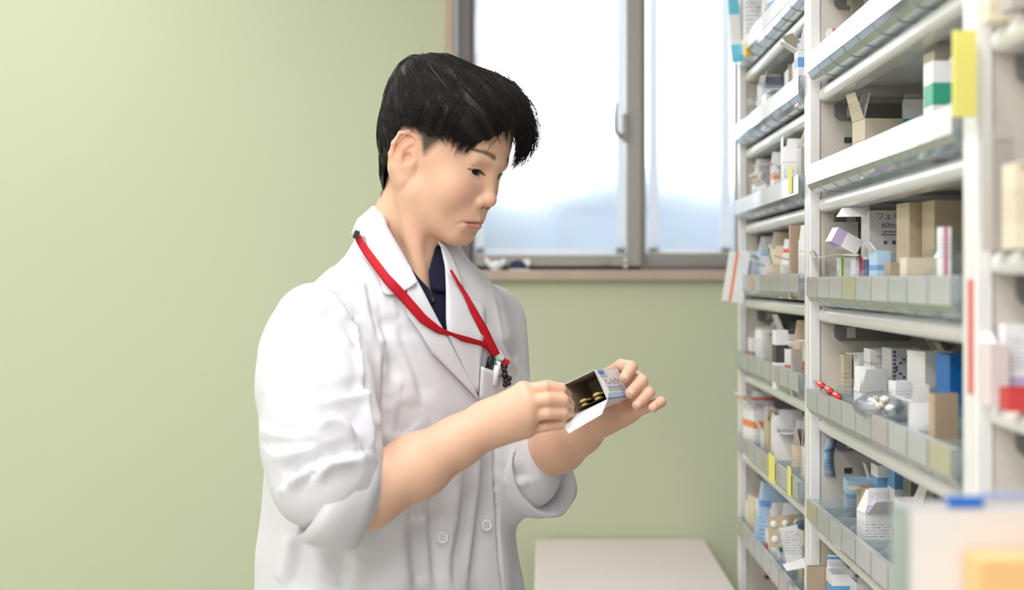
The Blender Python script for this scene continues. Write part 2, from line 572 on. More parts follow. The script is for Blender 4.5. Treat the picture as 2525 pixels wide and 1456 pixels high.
PROTO = {}
for wk in (0.0955, 0.1025):
    PROTO['bin', wk] = bin_mesh(wk, 'bin')
    for ck in ('card_white', 'card_pale', 'card_green', 'card_yellow', 'card_pink'):
        PROTO[ck, wk] = card_mesh(wk, M[ck], 0.0008 if ck == 'card_white' else 0.0045)
PROTO['div'] = divider_mesh()
USED = set()


def inst(key, parent, loc):
    o = PROTO[key]
    if key in USED:
        c = o.copy()
        COL.objects.link(c)
        o = c
    USED.add(key)
    o.location = loc
    o.parent = parent
    return o


ORD = ['first', 'second', 'third', 'fourth', 'fifth', 'sixth', 'seventh', 'eighth', 'ninth', 'tenth', 'eleventh', 'twelfth', 'thirteenth', 'fourteenth', 'fifteenth', 'sixteenth', 'seventeenth', 'eighteenth']
ROW = ['top', 'second', 'third', 'fourth', 'fifth', 'sixth', 'seventh', 'lowest']


def tray(unit, y0, n, w, z, card, label, skip=(), dividers=True):
    t = empty('clear_tray', (TF, y0, z), label, 'tray', 'clear plastic trays on the shelf units')
    MB().box(0.0, 0.0065, 0.0, n * w - 0.001, 0.0425, 0.0436).build('rim', M['card_pale']).parent = t  # milky strip added for the glint along the bins' top edges
    for i in range(n):
        if i in skip:
            continue
        b = inst(('bin', w), t, (0, i * w, 0))
        ck = card
        if card == 'card_pale':
            ck = ('card_pale', 'card_green', 'card_pale', 'card_pale', 'card_pink', 'card_green', 'card_pale', 'card_yellow', 'card_pale')[(i * 2 + int(z * 100)) % 9]
        inst((ck, w), b, (0, 0, 0))
        if dividers and i % 2 == 0:
            inst('div', t, (0, i * w - 0.0007, 0))
    return t


for r, z in enumerate(LIPS_NEAR[:7]):
    tray('near', 1.556, 9, 0.0955, z + TRAY_DZ, 'card_white' if r <= 2 else 'card_pale',
         'clear bin tray on the %s shelf of the middle steel shelf unit' % ROW[r])
for r, z in enumerate(LIPS_FAR[:7]):
    tray('far', 2.492, 8, 0.1025, z + TRAY_DZ, 'card_white' if r <= 2 else 'card_pale',
         'clear bin tray on the %s shelf of the unit next to the window' % ROW[r])

# ------------------------------------------------------------------ cartons
def carton_mat(name, base, accent=None, band=None, text=None, axis=2, ink=(0.30, 0.32, 0.42)):
    """printed board: base colour, one accent band and rows of small print (all flat print)"""
    m = bpy.data.materials.new(name)
    m.use_nodes = True
    nt = m.node_tree
    b = nt.nodes['Principled BSDF']
    b.inputs['Roughness'].default_value = 0.42
    N, Lk = nt.nodes.new, nt.links.new
    tc = N('ShaderNodeTexCoord')
    sp = N('ShaderNodeSeparateXYZ')
    Lk(tc.outputs['Generated'], sp.inputs[0])

    def math_(op, a, bb=None, c=None):
        n = N('ShaderNodeMath')
        n.operation = op
        for i, v in enumerate((a, bb, c)):
            if v is None:
                continue
            if isinstance(v, (int, float)):
                n.inputs[i].default_value = v
            else:
                Lk(v, n.inputs[i])
        return n.outputs[0]

    def inside(s, lo, hi):
        return math_('MULTIPLY', math_('GREATER_THAN', s, lo), math_('LESS_THAN', s, hi))

    def mix(f, c1, c2):
        n = N('ShaderNodeMix')
        n.data_type = 'RGBA'
        Lk(f, n.inputs[0])
        for i, v in ((6, c1), (7, c2)):
            if isinstance(v, tuple):
                n.inputs[i].default_value = (*v, 1)
            else:
                Lk(v, n.inputs[i])
        return n.outputs[2]

    cur = base
    S = [sp.outputs[0], sp.outputs[1], sp.outputs[2]]
    if accent and band:
        cur = mix(inside(S[axis], *band), cur, accent)
    if text:
        lo, hi, rows = text
        rz = math_('MULTIPLY', S[2], rows * 1.7)
        line = inside(math_('FRACT', rz), 0.3, 0.7)
        u = math_('ADD', S[0], S[1])
        wn = N('ShaderNodeTexNoise')
        wn.inputs['Scale'].default_value = 1.0
        cm = N('ShaderNodeCombineXYZ')
        Lk(math_('MULTIPLY', u, 44.0), cm.inputs[0])
        Lk(math_('MULTIPLY', math_('FLOOR', rz), 7.3), cm.inputs[1])
        Lk(cm.outputs[0], wn.inputs['Vector'])
        ink_f = math_('GREATER_THAN', wn.outputs['Fac'], 0.50)
        f = math_('MULTIPLY', math_('MULTIPLY', line, ink_f), math_('MULTIPLY', inside(S[2], lo, hi), math_('MULTIPLY', inside(S[0], -0.1, 1.1), 1.0)))
        cur = mix(f, cur, ink)
    if isinstance(cur, tuple):
        b.inputs['Base Color'].default_value = (*cur, 1)
    else:
        Lk(cur, b.inputs['Base Color'])
    return m


WHT = (0.86, 0.85, 0.86)
GRYB = lin((176, 170, 162))
TAN = lin((205, 186, 158))
KM = {
    'white': carton_mat('carton_white', WHT),
    'white_text': carton_mat('carton_white_text', WHT, text=(0.25, 0.85, 9)),
    'white_blue': carton_mat('carton_white_blue', WHT, lin((110, 165, 215)), (0.68, 0.86), (0.15, 0.5, 12)),
    'white_navy': carton_mat('carton_white_navy', WHT, lin((90, 98, 160)), (0.34, 0.44), (0.5, 0.9, 12)),
    'white_green': carton_mat('carton_white_green', WHT, lin((60, 160, 130)), (0.55, 0.78), (0.2, 0.45, 12)),
    'white_red': carton_mat('carton_white_red', WHT, lin((226, 90, 70)), (0.45, 0.62), (0.15, 0.4, 12)),
    'white_yellow': carton_mat('carton_white_yellow', WHT, lin((236, 200, 40)), (0.0, 0.18), (0.3, 0.8, 10)),
    'white_pink': carton_mat('carton_white_pink', WHT, lin((224, 90, 120)), (0.3, 0.6), (0.62, 0.9, 12), axis=0),
    'white_lilac': carton_mat('carton_white_lilac', WHT, lin((196, 176, 214)), (0.0, 0.35), (0.4, 0.85, 10)),
    'white_orange': carton_mat('carton_white_orange', WHT, lin((240, 140, 80)), (0.66, 0.8), (0.15, 0.5, 10)),
    'light_blue': carton_mat('carton_light_blue', lin((184, 212, 238)), lin((120, 165, 215)), (0.66, 0.75), (0.2, 0.5, 10), ink=lin((60, 110, 180))),
    'navy': carton_mat('carton_navy', lin((40, 52, 110)), WHT, (0.5, 0.6)),
    'grey': carton_mat('carton_grey_board', GRYB),
    'dark_grey': carton_mat('carton_dark_grey', lin((120, 118, 116)), text=(0.3, 0.8, 8)),
    'tan': carton_mat('carton_tan', TAN),
    'cream': carton_mat('carton_cream', lin((226, 214, 190)), text=(0.3, 0.7, 8), ink=lin((190, 160, 130))),
    'brown': carton_mat('carton_brown', lin((178, 156, 132))),
    'green_white': carton_mat('carton_green_edge', WHT, lin((150, 200, 80)), (0.0, 0.22), axis=0),
    'blue': carton_mat('carton_blue', lin((20, 110, 190)), lin((110, 200, 200)), (0.0, 0.42)),
    'pill_white': mat('pill_white', (0.88, 0.86, 0.8), 0.3),
}
KM['foil'] = mat('blister_foil', (0.75, 0.75, 0.76), 0.25, metal=0.8)
KM['red_gloss'] = mat('red_gloss', lin((220, 40, 28)), 0.25)
KM['yellow_card'] = mat('yellow_paper', lin((240, 232, 120)), 0.6)
KM['inside'] = mat('carton_inside_board', lin((186, 178, 168)), 0.8)
NAMES = {'white': 'plain white', 'white_text': 'white printed', 'white_blue': 'white and blue', 'white_navy': 'white and navy', 'white_green': 'white and green',
         'white_red': 'white and red', 'white_yellow': 'white and yellow', 'white_pink': 'white and pink', 'white_lilac': 'white and lilac', 'white_orange': 'white and orange',
         'light_blue': 'light blue', 'navy': 'navy', 'grey': 'grey board', 'dark_grey': 'dark grey', 'tan': 'tan', 'cream': 'cream', 'brown': 'brown',
         'green_white': 'white and lime', 'blue': 'blue'}


def carton(label, loc, w, d, h, m, rz=0.0, rx=0.0, ry=0.0, flaps=0, open_top=True, group='medicine cartons in the trays', name='medicine_carton', cat='carton', seed=0, maxh=None):
    """open or closed carton; loc = base centre"""
    rnd = random.Random(seed or zlib.crc32(label.encode()) & 0xffff)
    c = empty(name, loc, label, cat, group)
    R = Matrix.Rotation(rz, 4, 'Z') @ Matrix.Rotation(rx, 4, 'X') @ Matrix.Rotation(ry, 4, 'Y')
    c.rotation_euler = R.to_euler()

    def put(mbx, nm, mt):
        o = mbx.build(nm, mt)
        o.parent = c
        return o
    t = 0.0009
    a, b = w / 2, d / 2
    if not open_top:
        put(MB().box(-a, a, -b, b, 0, h), 'body', m)
    else:
        o = [(-a, -b), (a, -b), (a, b), (-a, b)]
        i = [(-a + t, -b + t), (a - t, -b + t), (a - t, b - t), (-a + t, b - t)]
        vs = [(x, y, 0) for x, y in o] + [(x, y, h) for x, y in o] + [(x, y, h) for x, y in i] + [(x, y, t) for x, y in i]
        fs = [(3, 2, 1, 0), (15, 12, 13, 14)]
        fs = [(3, 2, 1, 0), (12, 13, 14, 15)]
        for k in range(4):
            k2 = (k + 1) % 4
            fs += [(k, k2, 4 + k2, 4 + k), (4 + k, 4 + k2, 8 + k2, 8 + k), (8 + k, 8 + k2, 12 + k2, 12 + k)]
        put(MB().add(vs, fs), 'body', m)
    for k in range(flaps):
        side = [(0, -b, 0), (a, 0, 90), (-a, 0, -90), (0, b, 180)][(k + rnd.randrange(4)) % 4 if flaps < 4 else k]
        wid = (w if side[2] in (0, 180) else d) * 0.94
        ln = min(w, d) * rnd.uniform(0.55, 1.0)
        ang = math.radians(rnd.uniform(-25, 110))
        if maxh is not None and math.cos(ang) > 0:
            ln = min(ln, max(0.006, (maxh - h - 0.002) / max(0.15, math.cos(ang))))
        Mx = Matrix.Translation((side[0], side[1], h)) @ Matrix.Rotation(math.radians(side[2]), 4, 'Z') @ Matrix.Rotation(ang, 4, 'X')
        fl = MB()
        e = wid * 0.12
        poly = [(-wid / 2, 0), (wid / 2, 0), (wid / 2 - e, ln), (-wid / 2 + e, ln)]
        vs = [Mx @ Vector((x, 0, z)) for x, z in poly] + [Mx @ Vector((x, -t, z)) for x, z in poly]
        fl.add(vs, [(0, 1, 2, 3), (7, 6, 5, 4), (0, 4, 5, 1), (1, 5, 6, 2), (2, 6, 7, 3), (3, 7, 4, 0)])
        put(fl, 'flap', m if k % 2 else KM['inside'] if m.name.startswith(('carton_grey', 'carton_brown', 'carton_tan')) else KM['white'])
    return c


def text_on(c, body, size, loc, m, rot=(math.pi / 2, 0, 0), name='lettering', extr=0.0):
    cu = bpy.data.curves.new(name, 'FONT')
    cu.body = body
    cu.size = size
    cu.align_x = 'CENTER'
    cu.align_y = 'CENTER'
    cu.extrude = 0.00004
    cu.materials.append(m)
    tmp = bpy.data.objects.new(name, cu)
    COL.objects.link(tmp)
    me = bpy.data.meshes.new_from_object(tmp.evaluated_get(bpy.context.evaluated_depsgraph_get()))
    bpy.data.objects.remove(tmp)
    o = bpy.data.objects.new(name, me)
    COL.objects.link(o)
    o.parent = c
    o.location = loc
    o.rotation_euler = rot
    return o


M['ink'] = mat('dark_print_ink', (0.06, 0.06, 0.09), 0.6)
M['ink_blue'] = mat('blue_print_ink', lin((60, 120, 190)), 0.6)
M['ink_grey'] = mat('grey_print_ink', lin((110, 108, 120)), 0.6)


def rect_carton(label, xl, xr, yt, zb, X, d, m, rz=0.0, flaps=0, ry=0.0, rx=0.0, top=None, **k):
    """carton whose camera-facing side covers pixels xl..xr with its top at yt; X = shelf depth of its centre; stands on zb"""
    Y = FPX * X / ((xl + xr) / 2 - VX)
    w = (xr - xl) / FPX * Y
    zt = CAMZ + (VY - yt) / FPX * Y
    h = max(0.02, zt - zb)
    lips = LIPS_FAR if Y > 2.48 else LIPS_NEAR if Y > 1.52 else LIPS_3
    up = [z for z in lips if z > zb + 0.01]
    if up and X > 0.40:
        h = min(h, min(up) - 0.016 - zb)
        k.setdefault('maxh', min(up) - 0.013 - zb)
    return carton(label, (X, Y + d / 2, zb), w, d, h, KM[m] if isinstance(m, str) else m, math.radians(rz), math.radians(rx), math.radians(ry), flaps, **k)


def zt_near(r):
    return LIPS_NEAR[r] + TRAY_DZ + 0.0025


def zt_far(r):
    return LIPS_FAR[r] + TRAY_DZ + 0.0025


def shelf_pt(x, y, X):
    Y = FPX * X / (x - VX)
    return W(x, y, Y)


# ---- middle unit, hand placed (rows: 1 = top one in view ... 5) -----------------
# row 1
rect_carton('small grey open carton on the second shelf, highest in the middle unit', 2095, 2135, -30, zt_near(1), 0.47, 0.05, 'grey', 8, 2)
rect_carton('white carton with pink print leaning on the second shelf of the middle unit', 2046, 2084, 70, zt_near(1), 0.432, 0.05, 'white_pink', -6, 1)
rect_carton('cream carton at the back of the second shelf of the middle unit', 2150, 2215, -60, zt_near(1), 0.50, 0.06, 'cream', 4, 0)
# row 2
bb = rect_carton('beige carton with a torn white flap in the third tray of the middle unit', 2126, 2232, 292, zt_near(2), 0.475, 0.06, 'cream', 6, 2)
rect_carton('white and teal carton behind the third tray of the middle unit', 2236, 2290, 245, zt_near(2), 0.52, 0.05, 'white_green', -10, 1)
rect_carton('tall cream carton towering over the third tray of the middle unit', 2300, 2345, 75, zt_near(2), 0.455, 0.04, 'cream', 5, 0)
rect_carton('tall yellow packet standing upright in the third tray of the middle unit', 2352, 2408, 74, zt_near(2) + .02, 0.384, 0.006, carton_mat('packet_yellow', lin((232, 226, 120))), 3, 0)
rect_carton('white carton with a green spot in the third tray of the middle unit', 2300, 2350, 150, zt_near(2), 0.425, 0.04, 'white_green', 0, 1)
# row 3
z3 = zt_near(3)
fx = rect_carton('white carton with black katakana print on the fourth shelf of the middle unit', 2142, 2262, 514, z3, 0.485, 0.05, 'white', 2, 1)
M['ink_violet'] = mat('violet_grey_ink', lin((120, 112, 128)), 0.6)
_d = 0.05
_hh = CAMZ + (VY - 514) / FPX * (FPX * 0.485 / (2202 - VX)) - z3
text_on(fx, 'フェキソ', 0.0112, (-0.002, -_d / 2 - 0.0004, _hh - 0.012), M['ink_violet'])
text_on(fx, '60mg', 0.0112, (-0.005, -_d / 2 - 0.0004, _hh - 0.0235), M['ink_violet'])
mb = MB()
_r = random.Random(4)
for row, zz in enumerate((_hh - .0335, _hh - .0375)):
    x = -0.016
    while x < 0.014:
        wd = _r.uniform(.0008, .0026)
        mb.box(x, x + wd, -_d / 2 - .0003, -_d / 2 + .0002, zz, zz + _r.uniform(.0012, .0024))
        x += wd + _r.uniform(.0005, .0014)
for x in (-0.014, -0.002):
    mb.box(x, x + .005, -_d / 2 - .0003, -_d / 2 + .0002, _hh - .0500, _hh - .0450)
_o = mb.build('print', M['ink_violet'])
_o.parent = fx
oc = rect_carton('open grey carton tipped on its side at the post of the fourth shelf', 2037, 2118, 548, z3, 0.44, 0.012, carton_mat('carton_flap_grey', lin((158, 152, 144))), -14, 0)
_p = shelf_pt(2112, 612, 0.437)
carton('white carton with a lilac end tipped over on the fourth shelf of the middle unit', (_p.x, _p.y, _p.z), 0.022, 0.03, 0.040, carton_mat('carton_lilac_end', WHT, lin((196, 176, 214)), (0.62, 1.0), None), math.radians(6), 0, math.radians(-62), 0, open_top=False)
# torn edge strip of the tipped grey carton, bent out past the post
_rows = []
for (x, y) in ((1996, 624), (2003, 638), (2030, 636), (2056, 630), (2084, 631), (2112, 633)):
    a = shelf_pt(x, y, 0.398 + (x - 1996) * 0.0002)
    _rows.append([a, a + Vector((0.004, 0.0, 0.0016 if x > 2000 else 0.004)), a + Vector((0.008, 0.002, 0.002))])
MB().grid(_rows).build('torn_edge', KM['inside'], oc, smooth=True, solid=0.0007).matrix_parent_inverse = oc.matrix_basis.inverted()
_f = [W(2062, 534, 2.235), W(2076, 513, 2.25), W(2146, 512, 2.23), W(2134, 533, 2.215)]
MB().add(_f + [q + Vector((0, 0, -.0008)) for q in _f], [(0, 1, 2, 3), (7, 6, 5, 4), (0, 4, 5, 1), (1, 5, 6, 2), (2, 6, 7, 3), (3, 7, 4, 0)]).build('flap', KM['white'], fx).matrix_parent_inverse = fx.matrix_basis.inverted()
rect_carton('narrow white and lime carton on the fourth shelf beside the post', 2074, 2106, 636, z3, 0.432, 0.035, 'green_white', 0, 0)
rect_carton('narrow white carton with pink print next to the lime carton', 2109, 2140, 634, z3, 0.432, 0.035, 'white_pink', 0, 0)
rect_carton('narrow navy carton in the fourth tray of the middle unit', 2141, 2160, 640, z3, 0.432, 0.035, 'navy', 0, 0)
rect_carton('pale blue carton in the fourth tray of the middle unit', 2160, 2195, 618, z3, 0.435, 0.04, 'light_blue', 3, 1)
rect_carton('low brown carton in the fourth tray of the middle unit', 2196, 2232, 648, z3, 0.435, 0.04, 'brown', 0, 0)
rect_carton('low cream carton in the fourth tray of the middle unit', 2234, 2318, 636, z3, 0.43, 0.03, 'cream', 2, 1)
rect_carton('tan carton in front of the taller one on the fourth shelf', 2236, 2330, 497, z3, 0.475, 0.05, 'tan', 6, 0)
rect_carton('tallest tan carton on the fourth shelf of the middle unit', 2300, 2385, 428, z3, 0.490, 0.05, 'tan', 4, 0)
rect_carton('slim white and pink carton standing in front of the tan cartons', 2322, 2346, 560, z3, 0.414, 0.02, 'white_pink', 0, 0)
# row 4
z4 = zt_near(4)
rect_carton('slim cream carton at the back of the fifth tray of the middle unit', 2080, 2101, 876, z4, 0.452, 0.04, 'cream', 0, 0)
rect_carton('slim grey-white carton in the fifth tray of the middle unit', 2118, 2144, 872, z4, 0.458, 0.04, 'white', 0, 1)
rect_carton('white printed carton with a brown side in the fifth tray of the middle unit', 2146, 2196, 862, z4, 0.462, 0.045, 'white_text', 0, 1)
kb = rect_carton('grey-white carton with a dotted letter K in the fifth tray', 2196, 2268, 860, z4, 0.472, 0.05, carton_mat('carton_kgrey', lin((196, 194, 198))), 2, 0)
Yk = FPX * 0.472 / (2232 - VX)
hk = CAMZ + (VY - 860) / FPX * Yk - z4
wk_ = 72 / FPX * Yk
mb = MB()
for k in range(9):
    mb.box(-wk_ * .40 - .0016, -wk_ * .40 + .0016, -0.0258, -0.0252, hk - .006 - k * .0052, hk - .003 - k * .0052)
for k in range(5):
    for s in (1, -1):
        cx_, cz_ = -wk_ * .32 + k * .0048, hk - .026 + s * (k + .4) * .0048
        mb.box(cx_ - .0015, cx_ + .0015, -0.0258, -0.0252, cz_ - .0014, cz_ + .0014)
o = mb.build('lettering', M['ink'])
o.parent = kb
rect_carton('cream-edged white carton beside the dotted carton in the fifth tray', 2268, 2340, 868, z4, 0.468, 0.05, 'white', 12, 0)
bl = rect_carton('blue and teal carton at the end of the fifth tray of the middle unit', 2338, 2380, 876, z4, 0.455, 0.05, 'blue', 4, 0)
rect_carton('white carton with a violet-blue mark in the fifth tray', 2206, 2246, 942, z4, 0.430, 0.03, 'white_navy', 5, 0)
rect_carton('low white carton with raised flaps in the fifth tray', 2120, 2190, 968, z4, 0.430, 0.04, 'white', 0, 4)
rect_carton('brown open carton flap standing in the fifth tray of the middle unit', 2300, 2362, 972, z4, 0.415, 0.014, 'brown', 10, 0)
rect_carton('low white carton near the end of the fifth tray', 2250, 2300, 990, z4, 0.412, 0.03, 'white', -8, 2)
# row 5
z5 = zt_near(5)
rect_carton('pale blue leaflet carton with red edge print on the sixth shelf', 2092, 2150, 1186, z5, 0.455, 0.05, 'light_blue', -4, 1)
rect_carton('white carton with a blue square on the sixth shelf of the middle unit', 2164, 2206, 1150, z5, 0.465, 0.045, 'white_blue', 0, 0)
rect_carton('taller white carton with a blue square on the sixth shelf', 2206, 2246, 1130, z5, 0.475, 0.045, 'white_blue', 0, 0)
rect_carton('dark grey carton on the sixth shelf of the middle unit', 2246, 2300, 1180, z5, 0.485, 0.045, 'dark_grey', 0, 0)
rect_carton('second dark grey carton next to the larger one on the sixth shelf', 2302, 2350, 1195, z5, 0.490, 0.045, 'dark_grey', 0, 0)
rect_carton('tan carton low in the sixth tray of the middle unit', 2126, 2165, 1205, z5, 0.445, 0.04, 'tan', 0, 1)
rect_carton('low white carton with open flaps in the sixth tray of the middle unit', 2130, 2200, 1268, z5, 0.428, 0.04, 'white_lilac', 5, 3)
rect_carton('clear-wrapped white carton in the sixth tray of the middle unit', 2226, 2276, 1240, z5, 0.44, 0.05, 'white', 0, 1)
# row 6 (bottom edge)
z6 = zt_near(6)
rect_carton('grey-brown open shipping carton on the seventh shelf of the middle unit', 1992, 2066, 1398, z6, 0.405, 0.012, 'brown', 4, 0)
sp_ = rect_carton('white and blue lettered carton on the seventh shelf at the picture bottom', 2052, 2108, 1418, z6, 0.425, 0.05, 'white_blue', 0, 2)
rect_carton('white carton behind the shipping carton on the seventh shelf', 2112, 2170, 1440, z6, 0.45, 0.05, 'white_text', 0, 1)

# ---- unit next to the window: filler cartons in each row ------------------------
rnd = random.Random(11)
PAL = ['white', 'white_text', 'white_blue', 'white_navy', 'white_green', 'white_red', 'white_yellow', 'white_lilac', 'white_orange', 'cream', 'grey', 'light_blue', 'tan', 'white', 'white_text', 'white']
for r in range(7):
    y = 3.27
    n = 0
    room = (LIPS_FAR[r - 1] - LIPS_FAR[r] - 0.045) if r else 0.15
    while y > 2.55:
        w, d = rnd.uniform(0.035, 0.06), rnd.uniform(0.035, 0.075)
        h = rnd.uniform(0.5, 0.85) * room
        X = rnd.uniform(0.425, 0.452)
        key = PAL[rnd.randrange(len(PAL))]
        carton('%s carton, %s from the window end on the %s shelf beside the window' % (NAMES[key], ORD[n], ROW[r]),
               (X, y - d / 2, zt_far(r)), w, d, h, KM[key], rnd.uniform(-.18, .18), rnd.uniform(-.03, .03), 0, rnd.choice((0, 1, 2, 3, 3, 4)), seed=r * 100 + n + 1, maxh=room + .012)
        y -= d + rnd.uniform(0.006, 0.02)
        n += 1
# filler cartons at the back of the middle unit
for r in range(1, 7):
    y = 2.36
    n = 0
    room = LIPS_NEAR[r - 1] - LIPS_NEAR[r] - 0.05
    while y > 1.62:
        w, d = rnd.uniform(0.06, 0.085), rnd.uniform(0.05, 0.09)
        h = rnd.uniform(0.45, 0.85) * room
        key = PAL[rnd.randrange(len(PAL))]
        carton('%s carton in the back row, %s from the post on the %s shelf' % (NAMES[key], ORD[n], ROW[r]),
               (0.60, y - d / 2, zt_near(r)), w, d, h, KM[key], rnd.uniform(-.1, .1), 0, 0, rnd.choice((0, 1, 1, 2)), seed=900 + r * 50 + n, maxh=room + .012)
        y -= d + rnd.uniform(0.01, 0.03)
        n += 1

# ---- other small things on the shelves -------------------------------------------
# red capsule strip lying over the fifth tray
st = empty('capsule_strip', shelf_pt(2042, 962, 0.404), 'strip of three red capsules hanging over the fifth tray by the post', 'blister strip')
strip = [shelf_pt(2006, 938, 0.405), shelf_pt(2020, 946, 0.405), shelf_pt(2046, 964, 0.405), shelf_pt(2074, 984, 0.405)]
MB().tube(strip, 0.0022, 6).build('strip_film', M['bag'], st)
for (x, y) in ((2024, 949), (2044, 963), (2064, 977)):
    a, b = shelf_pt(x - 7, y - 5, 0.404), shelf_pt(x + 7, y + 5, 0.404)
    MB().tube([a, a.lerp(b, .2), a.lerp(b, .8), b], [0.002, 0.0048, 0.0048, 0.002], 8).build('capsule', KM['red_gloss'], st, smooth=True)
# curved blue card taped to the side panel
Yc = POST[1][0] - 0.004
cd = empty('blue_card', W(2046, 1175, Yc), 'curved pale blue card taped to the side panel below the fifth tray', 'card')
rows = []
for k in range(9):
    t = k / 8
    y = 1082 + 92 * t
    bow = math.sin(math.pi * t)
    p0 = W(2034 - 5 * bow + 4 * (1 - t), y, Yc - 0.020 * (0.3 + bow))
    p1 = W(2062 - 6 * bow - 2 * t, y + 3, Yc - 0.004)
    rows.append([p0, p0.lerp(p1, .5) + Vector((0, -0.003, 0)), p1])
MB().grid(rows).build('card_sheet', KM['light_blue'], cd, smooth=True, solid=0.0006)
# yellow paper tags hanging from trays
for i, (x, y0, y1, wd, lab) in enumerate(((1948, 408, 478, 8, 'yellow paper tag hanging over the third tray beside the window'),
                                          (1903, 1122, 1190, 14, 'pale yellow paper tag, wider one, on the sixth tray beside the window'),
                                          (1946, 1152, 1222, 8, 'narrow yellow paper tag on the sixth tray beside the window'))):
    a = shelf_pt(x, y0, TF - 0.003)
    zt, zb = a.z, shelf_pt(x, y1, TF - 0.003).z
    wy = wd / (x - VX) * a.y
    o = MB().box(TF - 0.0035, TF - 0.0025, a.y - wy / 2, a.y + wy / 2, zb, zt).build('paper_tag', KM['yellow_card'])
    tag(o, lab, 'tag', 'yellow paper tags on the trays')
# tan blister pack and light blue cartons, lower row beside the window
lb = rect_carton('light blue carton tilted on the lowest tray in view beside the window', 1858, 1950, 1196, zt_far(5) - .165, 0.43, 0.03, 'light_blue', 0, 0, ry=8, name='blue_carton')
bp_o = empty('blister_pack', shelf_pt(1940, 1330, 0.41), 'tan blister pack with white tablets leaning on the lowest tray in view', 'blister pack')
Mx = Matrix.Translation(shelf_pt(1938, 1310, 0.414)) @ Matrix.Rotation(math.radians(-4), 4, 'Y')
hs = 0.027
MB().box(-0.030, 0.030, -0.0006, 0.0006, -hs, hs, Mx).build('sheet', KM['tan'], bp_o)
for i in range(3):
    for j in range(2):
        c = Mx @ Vector((-0.020 + i * 0.02, -0.0015, 0.013 - j * 0.026))
        MB().sphere(c, (0.0062, 0.003, 0.0062), 10, 6).build('tablet', KM['pill_white'], bp_o, smooth=True)
lf = empty('leaflet', shelf_pt(1954, 1395, 0.405), 'white printed leaflet propped in front of the tan blister pack', 'leaflet')
Mx = Matrix.Translation(shelf_pt(1953, 1345, 0.404)) @ Matrix.Rotation(math.radians(-12), 4, 'Y')
MB().box(-0.015, 0.015, -0.0004, 0.0004, -0.031, 0.031, Mx).build('sheet', KM['white_text'], lf)
# big carton with the yellow and black print, highest row beside the window
yb = rect_carton('white and yellow carton on the highest shelf beside the window', 1838, 1888, -40, zt_far(0), 0.408, 0.035, 'white_yellow', 0, 0)
rect_carton('cyan and white packet beyond the yellow carton, highest shelf by the window', 1806, 1832, -60, zt_far(0), 0.384, 0.012, carton_mat('packet_cyan', lin((110, 200, 226)), WHT, (0.2, 0.55)), 0, 0, ry=-4)
# packet hanging out over the far end of the fourth tray
ov = rect_carton('white packet with an orange stripe hanging out past the window end', 1782, 1832, 622, LIPS_FAR[3] + 0.004, 0.372, 0.02, carton_mat('packet_orange', WHT, lin((240, 140, 90)), (0.28, 0.42), axis=0), 0, 0, ry=9)
rect_carton('dark labelled white carton on the fifth tray beside the window', 1912, 1942, 815, zt_far(4), 0.402, 0.03, carton_mat('carton_blacklabel', WHT, lin((60, 60, 58)), (0.45, 0.75), None), 4, 0)
rect_carton('grey board flap sticking up on the fourth tray beside the window', 1948, 1976, 556, zt_far(3), 0.402, 0.01, 'brown', 8, 0)
rect_carton('grey board flap sticking up on the fifth tray beside the window', 1952, 1978, 862, zt_far(4), 0.400, 0.008, 'grey', 10, 0)

# clear bag with tablets on the fifth tray of the middle unit
bg_o = empty('tablet_bag', shelf_pt(2165, 1010, 0.405), 'clear bag with round tablets lying on the fifth tray of the middle unit', 'bag')
MB().sphere(shelf_pt(2172, 1000, 0.408), (0.035, 0.03, 0.018), 14, 8).build('film', M['bag'], bg_o, smooth=True)
for (x, y) in ((2160, 984), (2178, 998), (2182, 985), (2196, 1006), (2168, 1006)):
    MB().sphere(shelf_pt(x, y, 0.402), (0.0062, 0.0062, 0.004), 12, 6).build('tablet', KM['cream'] if x < 2180 else KM['pill_white'], bg_o, smooth=True)

# things in the cut-off unit, out of focus
ZB3 = [z + 0.0115 for z in LIPS_3]
rect_carton('red carton on the cut-off shelf unit', 2488, 2560, 960, ZB3[3], 0.412, 0.03, carton_mat('carton_red', lin((200, 60, 60))), 0, 0)
rect_carton('pink-white carton beside the red one in the cut-off shelf unit', 2440, 2486, 850, ZB3[3], 0.408, 0.03, carton_mat('carton_pinkish', lin((222, 208, 206))), 4, 1)
rect_carton('tall cream carton on the highest shelf in view of the cut-off unit', 2440, 2494, 20, ZB3[1], 0.407, 0.03, 'cream', 0, 1)
rect_carton('grey board carton on the highest shelf in view of the cut-off unit', 2498, 2590, 60, ZB3[1], 0.414, 0.04, 'grey', 0, 1)
rect_carton('grey carton on the second shelf in view of the cut-off unit', 2446, 2500, 345, ZB3[2], 0.408, 0.03, 'grey', 0, 1)
rect_carton('cream carton next to the grey one in the cut-off unit', 2504, 2590, 400, ZB3[2], 0.414, 0.04, 'cream', 0, 1)
rect_carton('white and lilac carton behind the red one in the cut-off unit', 2478, 2580, 800, ZB3[3], 0.436, 0.02, 'white_lilac', 0, 1)
# red tape strip on the post
tp = MB().box(FX - 0.0012, FX - 0.0002, 1.508, 1.526, W(0, 972, 1.51).z, W(0, 690, 1.51).z).build('tape_strip', mat('faded_red_tape', lin((214, 120, 110)), 0.5))
tag(tp, 'faded red tape strip stuck to the post between the blurred shelf units', 'tape')
